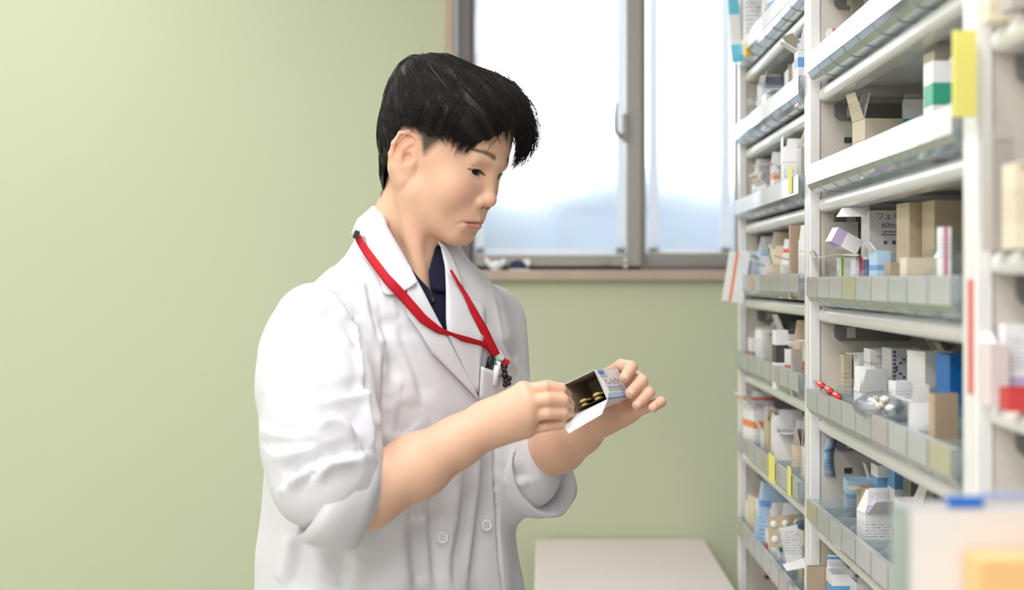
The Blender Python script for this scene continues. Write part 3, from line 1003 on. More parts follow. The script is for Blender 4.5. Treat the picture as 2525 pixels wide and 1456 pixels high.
# white plastic bin standing out in front at the bottom, with packets in it
M['bin_white'] = mat('bin_white_plastic', lin((226, 222, 220)), 0.4)
M['bin_green'] = clear_plastic('bin_green_plastic', (0.85, 0.95, 0.92), 0.5, 0.1, (0.80, 0.9, 0.87))
M['blue_tape'] = mat('blue_tape', lin((50, 120, 210)), 0.4)
YB = 1.13
wb = empty('white_bin', W(2420, 1456, YB), 'blurred white storage bin with a blue clip in the bottom corner', 'bin')
x0, x1 = W(2245, 0, YB).x, W(2700, 0, YB).x
z1, z0 = W(0, 1262, YB).z, 1.005
e = 0.003
mb = MB()
mb.box(x0, x1, YB, YB + e, z0, z1)
mb.box(x0, x1, YB + .05, YB + .05 + e, z0, z1)
mb.box(x1 - e, x1, YB, YB + .05, z0, z1)
mb.box(x0, x1, YB, YB + .05, z0, z0 + e)
mb.build('body', M['bin_white'], wb)
MB().box(x0 - e, x0, YB, YB + .05, z0, z1).build('end_wall', M['bin_green'], wb)
MB().box(W(2336, 0, YB + .05).x, W(2424, 0, YB + .05).x, YB + .0485, YB + .0565, W(0, 1252, YB + .05).z, W(0, 1226, YB + .05).z).build('clip', M['blue_tape'], wb)
MB().box(W(2424, 0, YB + .05).x, x1, YB + .0490, YB + .0555, W(0, 1232, YB + .05).z, W(0, 1214, YB + .05).z).build('rim', mat('lilac_rim', lin((176, 184, 216)), .4), wb)
c1 = W(2480, 1400, YB - 0.03)
oc1 = MB().box(c1.x - .022, c1.x + .04, YB - .045, YB - .002, 1.006, W(0, 1372, YB - .03).z).build('orange_carton', carton_mat('carton_orange', lin((238, 190, 130)), lin((240, 150, 30)), (0.0, 0.35), (0.4, 0.8, 6)), bevel=0.001)
tag(oc1, 'blurred orange and cream carton in front of the white bin', 'carton')
# pull-out ledge that carries the bin
lg = MB().box(0.245, 0.50, YB - 0.06, YB + 0.16, 0.985, 1.0045).build('pull_out_ledge', M['steel_lip'], UN['third'], bevel=0.003)
# ------------------------------------------------------------------ implicit-surface modelling kit
class SDF:
    """ordered list of smooth unions / cuts; every primitive knows a bounding sphere so blocks evaluate only what is near"""
    def __init__(self):
        self.ops = []

    def add(self, op, fn, c, rad, k=0.01, space='w'):
        self.ops.append((op, fn, np.asarray(c, float), rad, k, space))

    def ev(self, P, lo=None, hi=None):
        if lo is not None:
            ctr, br = (lo + hi) / 2, np.linalg.norm(hi - lo) / 2
        d = np.full(len(P), 1.0)
        PL = None
        for op, fn, c, rad, k, sp in self.ops:
            if lo is not None and np.linalg.norm(ctr - c) > rad + br + k + 0.012:
                continue
            if sp == 'w':
                q = P
            else:
                if PL is None:
                    PL = (P - HT) @ HR          # world -> head local (HR columns = local axes)
                q = PL
                if sp == 'h':
                    q = q.copy()
                    q[:, 0] = np.abs(q[:, 0])
            e = fn(q)
            if op == 'u':
                h = np.maximum(k - np.abs(d - e), 0) / k
                d = np.minimum(d, e) - h * h * k * 0.25
            elif op == 's':
                h = np.maximum(k - np.abs(d + e), 0) / k
                d = np.maximum(d, -e) + h * h * k * 0.25
            elif op == 'i':
                h = np.maximum(k - np.abs(d - e), 0) / k
                d = np.maximum(d, e) + h * h * k * 0.25
        return d


def ell(c, r, R=None):
    c, r = np.asarray(c, float), np.asarray(r, float)

    def f(P):
        q = P - c
        if R is not None:
            q = q @ R
        k0 = np.sqrt(((q / r) ** 2).sum(1)) + 1e-9
        k1 = np.sqrt(((q / (r * r)) ** 2).sum(1)) + 1e-9
        return k0 * (k0 - 1) / k1
    return f


def cap(a, b, ra, rb, flat=None):
    a, b = np.asarray(a, float), np.asarray(b, float)
    ab = b - a
    L2 = (ab ** 2).sum() + 1e-12

    def f(P):
        pa = P - a
        t = np.clip(pa @ ab / L2, 0, 1)
        return np.sqrt(((pa - t[:, None] * ab) ** 2).sum(1)) - (ra + (rb - ra) * t)
    return f


def chain(S, op, pts, rs, k=0.01, kin=0.006, space='w'):
    """tapered capsule chain"""
    pts = [np.asarray(p, float) for p in pts]
    fs = [cap(pts[i], pts[i + 1], rs[i], rs[i + 1]) for i in range(len(pts) - 1)]

    def f(P):
        d = fs[0](P)
        for g in fs[1:]:
            e = g(P)
            h = np.maximum(kin - np.abs(d - e), 0) / kin
            d = np.minimum(d, e) - h * h * kin * 0.25
        return d
    A = np.array(pts)
    c = (A.min(0) + A.max(0)) / 2
    rad = np.linalg.norm(A - c, axis=1).max() + max(rs)
    S.add(op, f, c, rad, k, space)


def mesh_sdf(S, lo, hi, h, B=12):
    """sparse surface nets -> verts, quads"""
    lo, hi = np.asarray(lo, float), np.asarray(hi, float)
    nb = np.ceil((hi - lo) / (h * B)).astype(int)
    gx, gy, gz = np.meshgrid(*[np.arange(n) for n in nb], indexing='ij')
    blocks = np.stack([gx.ravel(), gy.ravel(), gz.ravel()], 1)
    ctr = lo + (blocks + 0.5) * h * B
    d = np.concatenate([S.ev(c) for c in np.array_split(ctr, max(1, len(ctr) // 60000 + 1))])
    keep = blocks[np.abs(d) < h * B * 0.87 * 1.15 + 0.003]
    n1 = B + 1
    ii = np.stack(np.meshgrid(*[np.arange(n1)] * 3, indexing='ij'), -1).reshape(-1, 3)
    dims = nb * B + 2

    def key(a):
        return ((a[:, 0] + 1) * (dims[1] + 2) + a[:, 1] + 1) * (dims[2] + 2) + a[:, 2] + 1
    vk, vp, qs = [], [], []
    corners = [(a, b, c) for a in (0, 1) for b in (0, 1) for c in (0, 1)]
    edges = [(p, q) for p in range(8) for q in range(p + 1, 8) if sum(abs(np.array(corners[p]) - np.array(corners[q]))) == 1]
    for blk in keep:
        o = blk * B
        P = lo + (o + ii) * h
        v = S.ev(P, P[0], P[-1]).reshape(n1, n1, n1)
        s = v < 0
        if s.all() or not s.any():
            continue
        cs = [s[a:a + B, b:b + B, c:c + B] for a, b, c in corners]
        cnt = sum(x.astype(np.int8) for x in cs)
        act = np.argwhere((cnt > 0) & (cnt < 8))
        if len(act):
            cv = np.stack([v[act[:, 0] + a, act[:, 1] + b, act[:, 2] + c] for a, b, c in corners], 1)
            acc = np.zeros((len(act), 3))
            num = np.zeros(len(act))
            for p, q in edges:
                m = (cv[:, p] < 0) != (cv[:, q] < 0)
                t = np.where(m, cv[:, p] / np.where(m, cv[:, p] - cv[:, q], 1), 0)
                cp, cq = np.array(corners[p]), np.array(corners[q])
                acc += m[:, None] * (cp + t[:, None] * (cq - cp))
                num += m
            vk.append(key(o + act))
            vp.append(lo + (o + act + acc / num[:, None]) * h)
        for ax in range(3):
            s0 = s[:B, :B, :B]
            sl = [slice(0, B)] * 3
            sl[ax] = slice(1, B + 1)
            s1 = s[tuple(sl)]
            e = np.argwhere(s0 != s1)
            if not len(e):
                continue
            flip = s0[e[:, 0], e[:, 1], e[:, 2]]
            g = o + e
            u, w = (ax + 1) % 3, (ax + 2) % 3
            du, dw = np.zeros(3, int), np.zeros(3, int)
            du[u], dw[w] = 1, 1
            q = np.stack([key(g), key(g - du), key(g - du - dw), key(g - dw)], 1)
            q[~flip] = q[~flip][:, ::-1]
            qs.append(q)
    vk, vp, qs = np.concatenate(vk), np.concatenate(vp), np.concatenate(qs)
    order = np.argsort(vk)
    vk, vp = vk[order], vp[order]
    idx = np.searchsorted(vk, qs)
    idx = np.clip(idx, 0, len(vk) - 1)
    ok = (vk[idx] == qs).all(1)
    return vp, idx[ok]


def np_mesh(name, V, Q, m, parent=None, smooth=True):
    me = bpy.data.meshes.new(name)
    Q = np.asarray(Q)
    n = Q.shape[1]
    me.vertices.add(len(V))
    me.vertices.foreach_set('co', np.asarray(V, np.float32).ravel())
    me.loops.add(Q.size)
    me.loops.foreach_set('vertex_index', Q.astype(np.int32).ravel())
    me.polygons.add(len(Q))
    me.polygons.foreach_set('loop_start', np.arange(0, Q.size, n, dtype=np.int32))
    me.polygons.foreach_set('loop_total', np.full(len(Q), n, np.int32))
    me.update(calc_edges=True)
    me.validate()
    if smooth:
        me.polygons.foreach_set('use_smooth', np.ones(len(me.polygons), bool))
    if m is not None:
        me.materials.append(m)
    o = bpy.data.objects.new(name, me)
    COL.objects.link(o)
    if parent is not None:
        o.parent = parent
        o.matrix_parent_inverse = Matrix.Translation(-parent.location)
    return o


def compact(V, Q, keepface):
    Q = Q[keepface]
    used = np.unique(Q)
    mp = np.full(len(V), -1)
    mp[used] = np.arange(len(used))
    return V[used], mp[Q]


def vnormals(V, Q):
    n = np.cross(V[Q[:, 2]] - V[Q[:, 0]], V[Q[:, 3]] - V[Q[:, 1]])
    N = np.zeros_like(V)
    for i in range(4):
        np.add.at(N, Q[:, i], n)
    return N / (np.linalg.norm(N, axis=1)[:, None] + 1e-12)


def projpx(V):
    return np.stack([VX + FPX * V[:, 0] / V[:, 1], VY - FPX * (V[:, 2] - CAMZ) / V[:, 1]], 1)


def inpoly(p, poly):
    x, y = p[:, 0], p[:, 1]
    r = np.zeros(len(p), bool)
    n = len(poly)
    for i in range(n):
        x1, y1 = poly[i]
        x2, y2 = poly[(i + 1) % n]
        c = ((y1 > y) != (y2 > y)) & (x < (x2 - x1) * (y - y1) / (y2 - y1 + 1e-12) + x1)
        r ^= c
    return r


def seg_dist(P, pts):
    """distance of points to a polyline, and the parameter 0..1 along it"""
    best = np.full(len(P), 9.0)
    par = np.zeros(len(P))
    pts = [np.asarray(p, float) for p in pts]
    n = len(pts) - 1
    for i in range(n):
        a, b = pts[i], pts[i + 1]
        ab = b - a
        t = np.clip((P - a) @ ab / (ab @ ab + 1e-12), 0, 1)
        d = np.linalg.norm(P - a - t[:, None] * ab, axis=1)
        m = d < best
        best[m] = d[m]
        par[m] = (i + t[m]) / n
    return best, par


# ------------------------------------------------------------------ pose
def rotm(yaw, pitch, roll):
    a, b, c = [math.radians(v) for v in (yaw, pitch, roll)]
    return np.array((Matrix.Rotation(a, 3, 'Z') @ Matrix.Rotation(b, 3, 'X') @ Matrix.Rotation(c, 3, 'Y')))


HR = rotm(-119, -21, -2.0)                      # columns: person's right, face forward, up
HT = np.array((-0.1425, 2.25, 1.511))


def HL(x, y, z):
    return HT + HR @ np.array((x, y, z), float)


person = empty('person', (-0.19, 2.27, 0), 'person in a white double-breasted lab coat with a red lanyard, looking into an opened carton', 'person')

# ------------------------------------------------------------------ body: head, neck, arms and hands as one surface
S = SDF()
h_c = HL(0, 0, 0.02)


def hd(op, fn, c, rad, k, space='h'):
    """head primitive; bounding sphere centred on the head axis unless it is small"""
    c = np.asarray(c, float)
    if space == 'h' and abs(c[0]) > 1e-6:
        S.add(op, fn, HL(0, c[1], c[2]), rad + abs(c[0]), k, space)
    else:
        S.add(op, fn, HL(*c), rad, k, space)


hd('u', ell((0, -.013, .048), (.0735, .094, .086)), (0, -.013, .048), .1, .01)
hd('u', ell((0, .030, -.012), (.0560, .0500, .078)), (0, .03, -.012), .085, .030)
hd('u', ell((0, .043, .062), (.052, .036, .046)), (0, .048, .062), .055, .02)                    # forehead
hd('u', cap((.050, .006, -.034), (.017, .058, -.072), .016, .012), (.033, .03, -.055), .055, .022)   # jaw
hd('u', ell((0, .0635, -.0725), (.016, .0135, .0125)), (0, .0635, -.0725), .016, .016)           # chin
hd('u', ell((.035, .047, -.012), (.024, .025, .028)), (.035, .047, -.012), .028, .018)           # cheek
hd('u', cap((.004, .0795, .0375), (.036, .0665, .0370), .008, .008), (.02, .073, .037), .03, .012)   # brow
hd('s', ell((.0285, .0865, .0220), (.0170, .0120, .0110)), (.0285, .0865, .0195), .017, .010)    # eye hollow
hd('u', ell((.0278, .0615, .0232), (.0158, .0135, .0120)), (.0278, .0615, .0232), .016, .006)    # lids over the ball
SLR = np.array(Matrix.Rotation(math.radians(-6), 3, 'Y') @ Matrix.Rotation(math.radians(-22), 3, 'Z'))
hd('s', ell((.0282, .0765, .0200), (.0122, .0105, .0042), SLR), (.0282, .0765, .0200), .015, .0016)      # opening between the lids
hd('s', cap((.0180, .0775, .0270), (.0285, .0782, .0292), .0006, .0010), (.0225, .078, .0245), .009, .0030)   # lid crease
hd('s', cap((.0285, .0782, .0292), (.0410, .0705, .0270), .0010, .0006), (.0345, .075, .0245), .009, .0030)
# nose
hd('u', cap((0, .0745, .028), (0, .0885, -.008), .0056, .0074), (0, .084, .01), .035, .012)
hd('u', ell((0, .0893, -.0125), (.0088, .0088, .0082)), (0, .0893, -.0125), .0095, .008)
hd('u', ell((.0110, .0810, -.0172), (.0066, .0080, .0068)), (.0110, .0810, -.0172), .009, .006)
hd('s', ell((.0060, .0868, -.0240), (.0030, .0046, .0026)), (.0060, .0868, -.0240), .005, .002)
# mouth
hd('u', ell((0, .0640, -.0435), (.0275, .0215, .0235)), (0, .064, -.0435), .028, .016)
hd('s', cap((0, .0885, -.0295), (0, .0885, -.040), .0016, .0020), (0, .0885, -.035), .008, .004)    # philtrum
hd('u', cap((.004, .0835, -.0415), (.0200, .0755, -.0468), .0044, .0020), (.01, .08, -.045), .013, .004)
hd('u', cap((0, .0822, -.0515), (.0155, .0758, -.0518), .0062, .0036), (.007, .079, -.051), .013, .005)
hd('s', cap((0, .0892, -.0458), (.0250, .0765, -.0503), .0012, .0010), (.011, .083, -.049), .015, .0022)
hd('s', cap((0, .0850, -.0640), (.009, .0825, -.0630), .0034, .0020), (.005, .083, -.0635), .011, .014)
hd('s', cap((.0250, .0770, -.0510), (.0320, .0705, -.0575), .0008, .0006), (.0285, .0735, -.054), .008, .005)


# ears
def ear_pt(ey, ez, out=0.0):
    ey, ez = ey * 1.05 + .003, ez * 1.08 - .001
    return (0.0675 + (-ey + .014) * 0.45 + out, -.0165 + ey * 0.95, .0085 + ez)


ea = math.atan(0.42)
ER = np.array(Matrix.Rotation(ea, 3, 'Z'))
ec = ear_pt(-.003, .001, -.003)
hd('u', ell(ec, (.0050, .0185, .0300), ER), ec, .031, .003)
hd('u', ell((.063, -.008, .006), (.009, .010, .020)), (.063, -.008, .006), .025, .005)
hx = [ear_pt(*p) for p in ((.010, .006, -.001), (.0125, .018, .001), (.006, .0285, .002), (-.005, .0315, .003), (-.0145, .0260, .003), (-.0185, .012, .003), (-.0180, -.002, .002), (-.0135, -.013, .001))]
hs_ = []
for i in range(len(hx) - 1):
    hs_.append((hx[i], hx[i + 1]))
for a_, b_ in hs_:
    m_ = (np.array(a_) + np.array(b_)) / 2
    hd('u', cap(a_, b_, .0032, .0032), m_, .012, .003)
hd('u', cap(ear_pt(-.009, -.018, .001), ear_pt(.003, -.0285, -.0005), .0052, .0056), ear_pt(-.003, -.023), .012, .005)      # lobe
for a_, b_ in (((.001, .019, .001), (-.007, .009, .0015)), ((-.007, .009, .0015), (-.008, -.005, .001)), ((-.008, -.005, .001), (-.001, -.0165, 0))):
    a_, b_ = ear_pt(*a_), ear_pt(*b_)
    hd('u', cap(a_, b_, .0026, .0026), (np.array(a_) + np.array(b_)) / 2, .012, .0035)
ch = ear_pt(.0035, -.002, .0045)
hd('s', ell(ch, (.0085, .0082, .0110), ER), ch, .012, .003)
sf = ear_pt(-.0115, .012, .004)
hd('s', ell(sf, (.0030, .0022, .0150), ER), sf, .016, .003)
tg = ear_pt(.0120, -.004, .0015)
hd('u', ell(tg, (.0042, .0030, .0052)), tg, .006, .003)

# neck and trunk (hidden by the clothes below the collar)
NB = WA(986, 668, 2.285)
n0 = HL(0, -.022, -.015)
chain(S, 'u', [n0, WA(1012, 551, 2.274), WA(998, 606, 2.28), NB, NB + np.array((.0, .01, -.04))], [.052, .0490, .0470, .0510, .062], .016, .02)
chain(S, 'u', [HL(.060, -.020, -.010), WA(1040, 735, 2.215)], [.010, .010], .03, .01)            # neck muscle
chain(S, 'u', [HL(0, .000, -.052), WA(1030, 640, 2.245), WA(1022, 705, 2.235)], [.028, .024, .024], .014, .01)               # throat
SR, SL = WA(790, 815, 2.125), WA(1195, 800, 2.415)                                              # shoulders
CH = (SR + SL) / 2
chain(S, 'u', [NB + np.array((0, 0, -.03)), CH * .8 + NB * .2 - np.array((0, 0, .07)), CH - np.array((.01, 0, .20))], [.07, .070, .06], .03, .04)
ERJ, ELJ = WA(818, 1232, 2.008), WA(1262, 1168, 2.345)
chain(S, 'u', [CH * .55 + SR * .45, SR, SR * .5 + ERJ * .5, ERJ], [.036, .030, .032, .036], .03, .02)
chain(S, 'u', [CH * .55 + SL * .45, SL, SL * .5 + ELJ * .5, ELJ], [.04, .036, .034, .034], .03, .02)
# forearms
RW, LW = WA(1196, 1050, 2.088), WA(1474, 1032, 2.205)
chain(S, 'u', [ERJ, WA(900, 1218, 2.035), WA(1030, 1150, 2.06), WA(1130, 1090, 2.08), RW], [.036, .0420, .0385, .0300, .0255], .02, .02)
chain(S, 'u', [ELJ, WA(1300, 1142, 2.32), WA(1380, 1100, 2.27), WA(1430, 1066, 2.235), LW], [.036, .0370, .0340, .0280, .0230], .02, .02)

# right hand
FR = {
    'i': ([(1290, 966, 2.074), (1345, 955, 2.071), (1382, 962, 2.078), (1396, 976, 2.100), (1402, 986, 2.116)], [.0090, .0086, .0082, .0076, .0066]),
    'm': ([(1300, 994, 2.062), (1350, 985, 2.0595), (1388, 988, 2.068), (1402, 998, 2.094), (1408, 1006, 2.112)], [.0092, .0088, .0084, .0078, .0068]),
    'r': ([(1302, 1026, 2.064), (1350, 1019, 2.0625), (1388, 1019, 2.070), (1402, 1022, 2.096), (1410, 1024, 2.112)], [.0090, .0087, .0082, .0076, .0066]),
    'p': ([(1298, 1056, 2.078), (1346, 1051, 2.0765), (1384, 1045, 2.082), (1398, 1042, 2.104), (1406, 1038, 2.118)], [.0088, .0076, .0072, .0066, .0058]),
}
for k_, (p_, r_) in FR.items():
    chain(S, 'u', [RW * .85 + WA(*p_[0]) * .15, WA(*p_[0])], [.0190, .0135], .018, .01)
chain(S, 'u', [RW, WA(1250, 1030, 2.085)], [.0235, .024], .02, .01)
for k_, (p_, r_) in FR.items():
    chain(S, 'u', [WA(*q) for q in p_], r_, .0035, .0012)
chain(S, 'u', [WA(1232, 1005, 2.100), WA(1290, 975, 2.125), WA(1350, 960, 2.135), WA(1392, 962, 2.128)], [.015, .0125, .0105, .0085], .010, .006)
# left hand
FL = {
    'i': ([(1494, 930, 2.228), (1532, 902, 2.190), (1557, 906, 2.160), (1540, 932, 2.1495)], [.0100, .0088, .0084, .0072]),
    'm': ([(1524, 958, 2.228), (1568, 930, 2.190), (1583, 940, 2.158), (1554, 970, 2.1445)], [.0100, .0090, .0085, .0074]),
    'r': ([(1548, 988, 2.220), (1590, 962, 2.185), (1600, 970, 2.156), (1571, 999, 2.1450)], [.0098, .0088, .0083, .0072]),
    'p': ([(1562, 1016, 2.205), (1610, 1000, 2.180), (1630, 992, 2.158), (1610, 1006, 2.1460)], [.0092, .0078, .0072, .0064]),
}
for k_, (p_, r_) in FL.items():
    chain(S, 'u', [LW * .85 + WA(*p_[0]) * .15, WA(*p_[0])], [.0165, .0115], .016, .01)
chain(S, 'u', [LW, WA(1530, 1022, 2.205)], [.0190, .0130], .02, .01)
for k_, (p_, r_) in FL.items():
    chain(S, 'u', [WA(*q) for q in p_], r_, .0035, .0012)
chain(S, 'u', [WA(1478, 990, 2.225), WA(1470, 968, 2.222), WA(1474, 950, 2.218), WA(1484, 940, 2.214)], [.015, .0125, .0105, .008], .010, .006)

BV, BQ = mesh_sdf(S, (-0.56, 1.90, 0.88), (0.20, 2.50, 1.68), 0.0015)


# skin colour, with shade painted in at nostrils, mouth line and lids
def tint(V):
    PL = (V - HT) @ HR
    a = PL.copy()
    a[:, 0] = np.abs(a[:, 0])
    col = np.tile(np.array(SKIN), (len(V), 1))

    def blend(f, c):
        nonlocal col
        f = np.clip(f, 0, 1)[:, None]
        col = col * (1 - f) + np.array(c) * f

    def blob(c, r, soft=1.0):
        q = (a - np.array(c)) / np.array(r)
        return np.clip(1.6 - np.sqrt((q ** 2).sum(1)) * 1.3, 0, 1)
    head = PL[:, 2] > -.13
    lip = np.minimum(seg_dist(a, [(0, .085, -.0424), (.010, .082, -.0442), (.020, .0772, -.0478)])[0] / .0038,
                     seg_dist(a, [(0, .084, -.0505), (.010, .080, -.0512), (.017, .0775, -.0508)])[0] / .0052)
    blend(np.clip(1.9 - lip * 1.5, 0, 1) * .75, lin((206, 128, 116)))
    blend(blob((.036, .062, -.010), (.022, .02, .02)) * .30, lin((226, 158, 132)))
    blend(blob((0, .095, -.014), (.014, .014, .012)) * .30, lin((222, 150, 126)))
    blend(blob(ear_pt(-.004, .004), (.02, .02, .032)) * .30, lin((224, 134, 106)))
    blend(blob((.0062, .0885, -.0240), (.0042, .006, .0034)), lin((110, 52, 40)))  # shade inside the nostrils, put into the colour
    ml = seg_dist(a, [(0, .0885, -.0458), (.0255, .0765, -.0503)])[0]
    blend(np.clip(1.4 - ml / .0014, 0, 1) * .8, lin((126, 62, 56)))  # dark parting of the lips: crease shade painted on
    a2 = a * np.array((1, 0, 1))
    br = seg_dist(a2, [(.0180, 0, .0468), (.026, 0, .0490), (.036, 0, .0500), (.048, 0, .0488)])
    wbr = .0038 - .0020 * br[1]
    blend(np.clip(1.5 - br[0] / wbr, 0, 1) * .80 * (a[:, 1] > .04), lin((66, 48, 42)))
    # lash line, with the lid's shade put into its colour
    sl = seg_dist(a2, [(.0155, 0, .0196), (.0205, 0, .0224), (.0285, 0, .0243), (.0375, 0, .0236), (.0440, 0, .0220)])[0]
    blend(np.clip(1.5 - sl / .0012, 0, 1) * .92 * (a[:, 1] > .05), lin((48, 34, 32)))
    # clipped hair at temple and nape: darker skin where stubble grows
    def soft(poly, r):
        yz = a[:, 1:]
        ins = inpoly(yz, poly)
        q3 = [(0, p[0], p[1]) for p in poly + poly[:1]]
        d = seg_dist(a * np.array((0, 1, 1)), q3)[0]
        return np.clip(.5 + np.where(ins, d, -d) / r * .5, 0, 1)
    fade = soft([(.040, .070), (.030, .052), (.020, .036), (.010, .020), (.005, .024), (-.002, .040), (-.036, .042), (-.044, .015), (-.050, -.025), (-.054, -.060), (-.12, -.07), (-.14, .05), (-.05, .09)], .005)
    ymin = np.where(a[:, 1] > -.03, (a[:, 0] > .045), 1)
    onear = np.clip(blob(ear_pt(-.002, 0), (.016, .020, .034)) * 3, 0, 1) * (a[:, 0] > .0655) * (a[:, 1] > -.046)
    blend(fade * ymin * (1 - onear) * head * .90, lin((50, 43, 41)))
    for (mx, my, mz, r) in MOLES:
        blend(np.clip(1.5 - np.linalg.norm(PL - np.array((mx, my, mz)), axis=1) / r, 0, 1) * .8, lin((96, 60, 46)))
    return col


SKIN = lin((233, 188, 160))
MOLES = [(.046, .050, -.012, .0016), (.030, .070, -.002, .0011), (.033, .066, .004, .0009), (.024, .076, -.036, .0011), (.040, .040, -.055, .0009), (.026, .072, .000, .0010), (.028, .066, -.028, .0008)]
ms = bpy.data.materials.new('skin')
ms.use_nodes = True
_b = ms.node_tree.nodes['Principled BSDF']
_b.inputs['Roughness'].default_value = 0.50
_b.inputs['Specular IOR Level'].default_value = 0.35
_b.inputs['Subsurface Weight'].default_value = 0.22
_b.inputs['Subsurface Radius'].default_value = (1.0, 0.35, 0.2)
_b.inputs['Subsurface Scale'].default_value = 0.005
_at = ms.node_tree.nodes.new('ShaderNodeAttribute')
_at.attribute_name = 'skin_colour'
_nz = ms.node_tree.nodes.new('ShaderNodeTexNoise')
_nz.inputs['Scale'].default_value = 70
_tc = ms.node_tree.nodes.new('ShaderNodeTexCoord')
ms.node_tree.links.new(_tc.outputs['Object'], _nz.inputs['Vector'])
_mx = ms.node_tree.nodes.new('ShaderNodeMix')
_mx.data_type = 'RGBA'
_mx.blend_type = 'MULTIPLY'
_mx.inputs[0].default_value = 0.10
ms.node_tree.links.new(_at.outputs['Color'], _mx.inputs[6])
ms.node_tree.links.new(_nz.outputs['Color'], _mx.inputs[7])
ms.node_tree.links.new(_mx.outputs[2], _b.inputs['Base Color'])
_n2 = ms.node_tree.nodes.new('ShaderNodeTexNoise')
_n2.inputs['Scale'].default_value = 900
_bp = ms.node_tree.nodes.new('ShaderNodeBump')
_bp.inputs['Strength'].default_value = 0.06
_bp.inputs['Distance'].default_value = 0.001
ms.node_tree.links.new(_tc.outputs['Object'], _n2.inputs['Vector'])
ms.node_tree.links.new(_n2.outputs['Fac'], _bp.inputs['Height'])
ms.node_tree.links.new(_bp.outputs['Normal'], _b.inputs['Normal'])
M['skin'] = ms
body = np_mesh('body', BV, BQ, ms, person)
ca = body.data.color_attributes.new('skin_colour', 'FLOAT_COLOR', 'POINT')
ca.data.foreach_set('color', np.concatenate([tint(BV), np.ones((len(BV), 1))], 1).astype(np.float32).ravel())

# eyes
M['sclera'] = mat('eye_white_shaded', (0.36, 0.32, 0.31), 0.4, spec=0.3)  # white of the eye darkened to hold the shade of the lids
M['iris'] = mat('eye_iris', (0.010, 0.006, 0.005), 0.3, spec=0.25)
HRm = Matrix([list(r) for r in HR])
for sx in (1, -1):
    c = HL(sx * .0280, .0612, .0222)
    e = MB().sphere(c, 0.0127, 20, 14).build('eye', M['sclera'], person, smooth=True)
    g = HR @ np.array((sx * -.06, .95, -.17))
    g = Vector(g).normalized()
    q = g.to_track_quat('Z', 'Y').to_matrix()
    rows = []
    for i in range(7):
        t = i / 6 * 1.0
        rows.append([Vector(c) + q @ Vector((math.sin(t) * math.cos(a) * .01295, math.sin(t) * math.sin(a) * .01295, math.cos(t) * .01295)) for a in [2 * math.pi * k / 20 for k in range(20)]])
    MB().grid(rows, True).build('iris', M['iris'], e, smooth=True)
# nails of the left hand's finger ends and the right ones that show
M['nail'] = mat('finger_nail', lin((236, 190, 172)), 0.25)


def nail(tip, dip, side, r, nm='nail'):
    tip, dip = Vector(tip), Vector(dip)
    ax = (tip - dip).normalized()
    up = Vector(side) - ax * Vector(side).dot(ax)
    up.normalize()
    rt = ax.cross(up)
    base = tip + ax * r * 0.10
    rows = []
    for i in range(6):
        u = -0.75 + 1.45 * i / 5
        wv = (0.78 if i < 4 else 0.70 if i == 4 else 0.5)
        row = []
        for j in range(7):
            a = (j - 3) / 3 * wv
            hgt = 1.035 - 0.30 * max(0, u) ** 2
            row.append(base + ax * (u * r * .82) + up * (math.cos(a) * r * hgt) + rt * (math.sin(a) * r * hgt))
        rows.append(row)
    MB().grid(rows).build(nm, M['nail'], body, smooth=True, solid=0.0005)


for k_ in 'imrp':
    p_, r_ = FL[k_]
    nail(W(*p_[3]), W(*p_[2]), (0.35, -0.85, 0.35), r_[3])

# ------------------------------------------------------------------ hair
S = SDF()
S.add('u', ell((0, -.008, .078), (.0815, .098, .072)), HL(0, 0, .07), .11, .01, 'n')
S.add('u', ell((0, -.016, .045), (.0765, .0965, .0885)), HL(0, 0, .05), .11, .02, 'n')
S.add('u', ell((-.012, .040, .098), (.062, .050, .046)), HL(0, 0.03, .09), .08, .03, 'n')
S.add('u', ell((0.0, -.054, .106), (.055, .052, .040)), HL(0, -0.05, .1), .07, .03, 'n')
S.add('u', ell((0.0, -.036, -.016), (.0575, .0455, .055)), HL(0, -0.036, -.016), .07, .02, 'n')
HV, HQ = mesh_sdf(S, HL(0, 0, .05) - .16, HL(0, 0, .05) + .16, 0.003)
HLoc = (HV - HT) @ HR
HAIRLINE = [(.125, .100), (.070, .094), (.052, .080), (.043, .062), (.030, .050), (.012, .044), (-.010, .050), (-.034, .046), (-.043, .022), (-.049, -.020), (-.053, -.060), (-.10, -.066), (-.15, -.03), (-.15, .2), (.13, .2)]
vin = inpoly(HLoc[:, 1:], HAIRLINE)
vin0 = vin.copy()
vin |= (HLoc[:, 0] > .005) & (HLoc[:, 1] > .03) & (HLoc[:, 2] > .103 - (HLoc[:, 0] - .005) * 1.05) & (HLoc[:, 2] > .054)
HV2, HQ2 = compact(HV, HQ, vin[HQ].all(1))
M['hair'] = mat('black_hair', (0.0115, 0.0082, 0.0072), 0.45, spec=0.22)
hair = np_mesh('hair', HV2, HQ2, M['hair'], person)
hair['label'] = 'short black two-block haircut swept forward'
rng = np.random.default_rng(5)
HN = vnormals(HV, HQ) @ HR
bvh_h = BVHTree.FromPolygons([Vector(p) for p in HLoc], [tuple(q) for q in HQ])
strand_v, strand_f = [], []


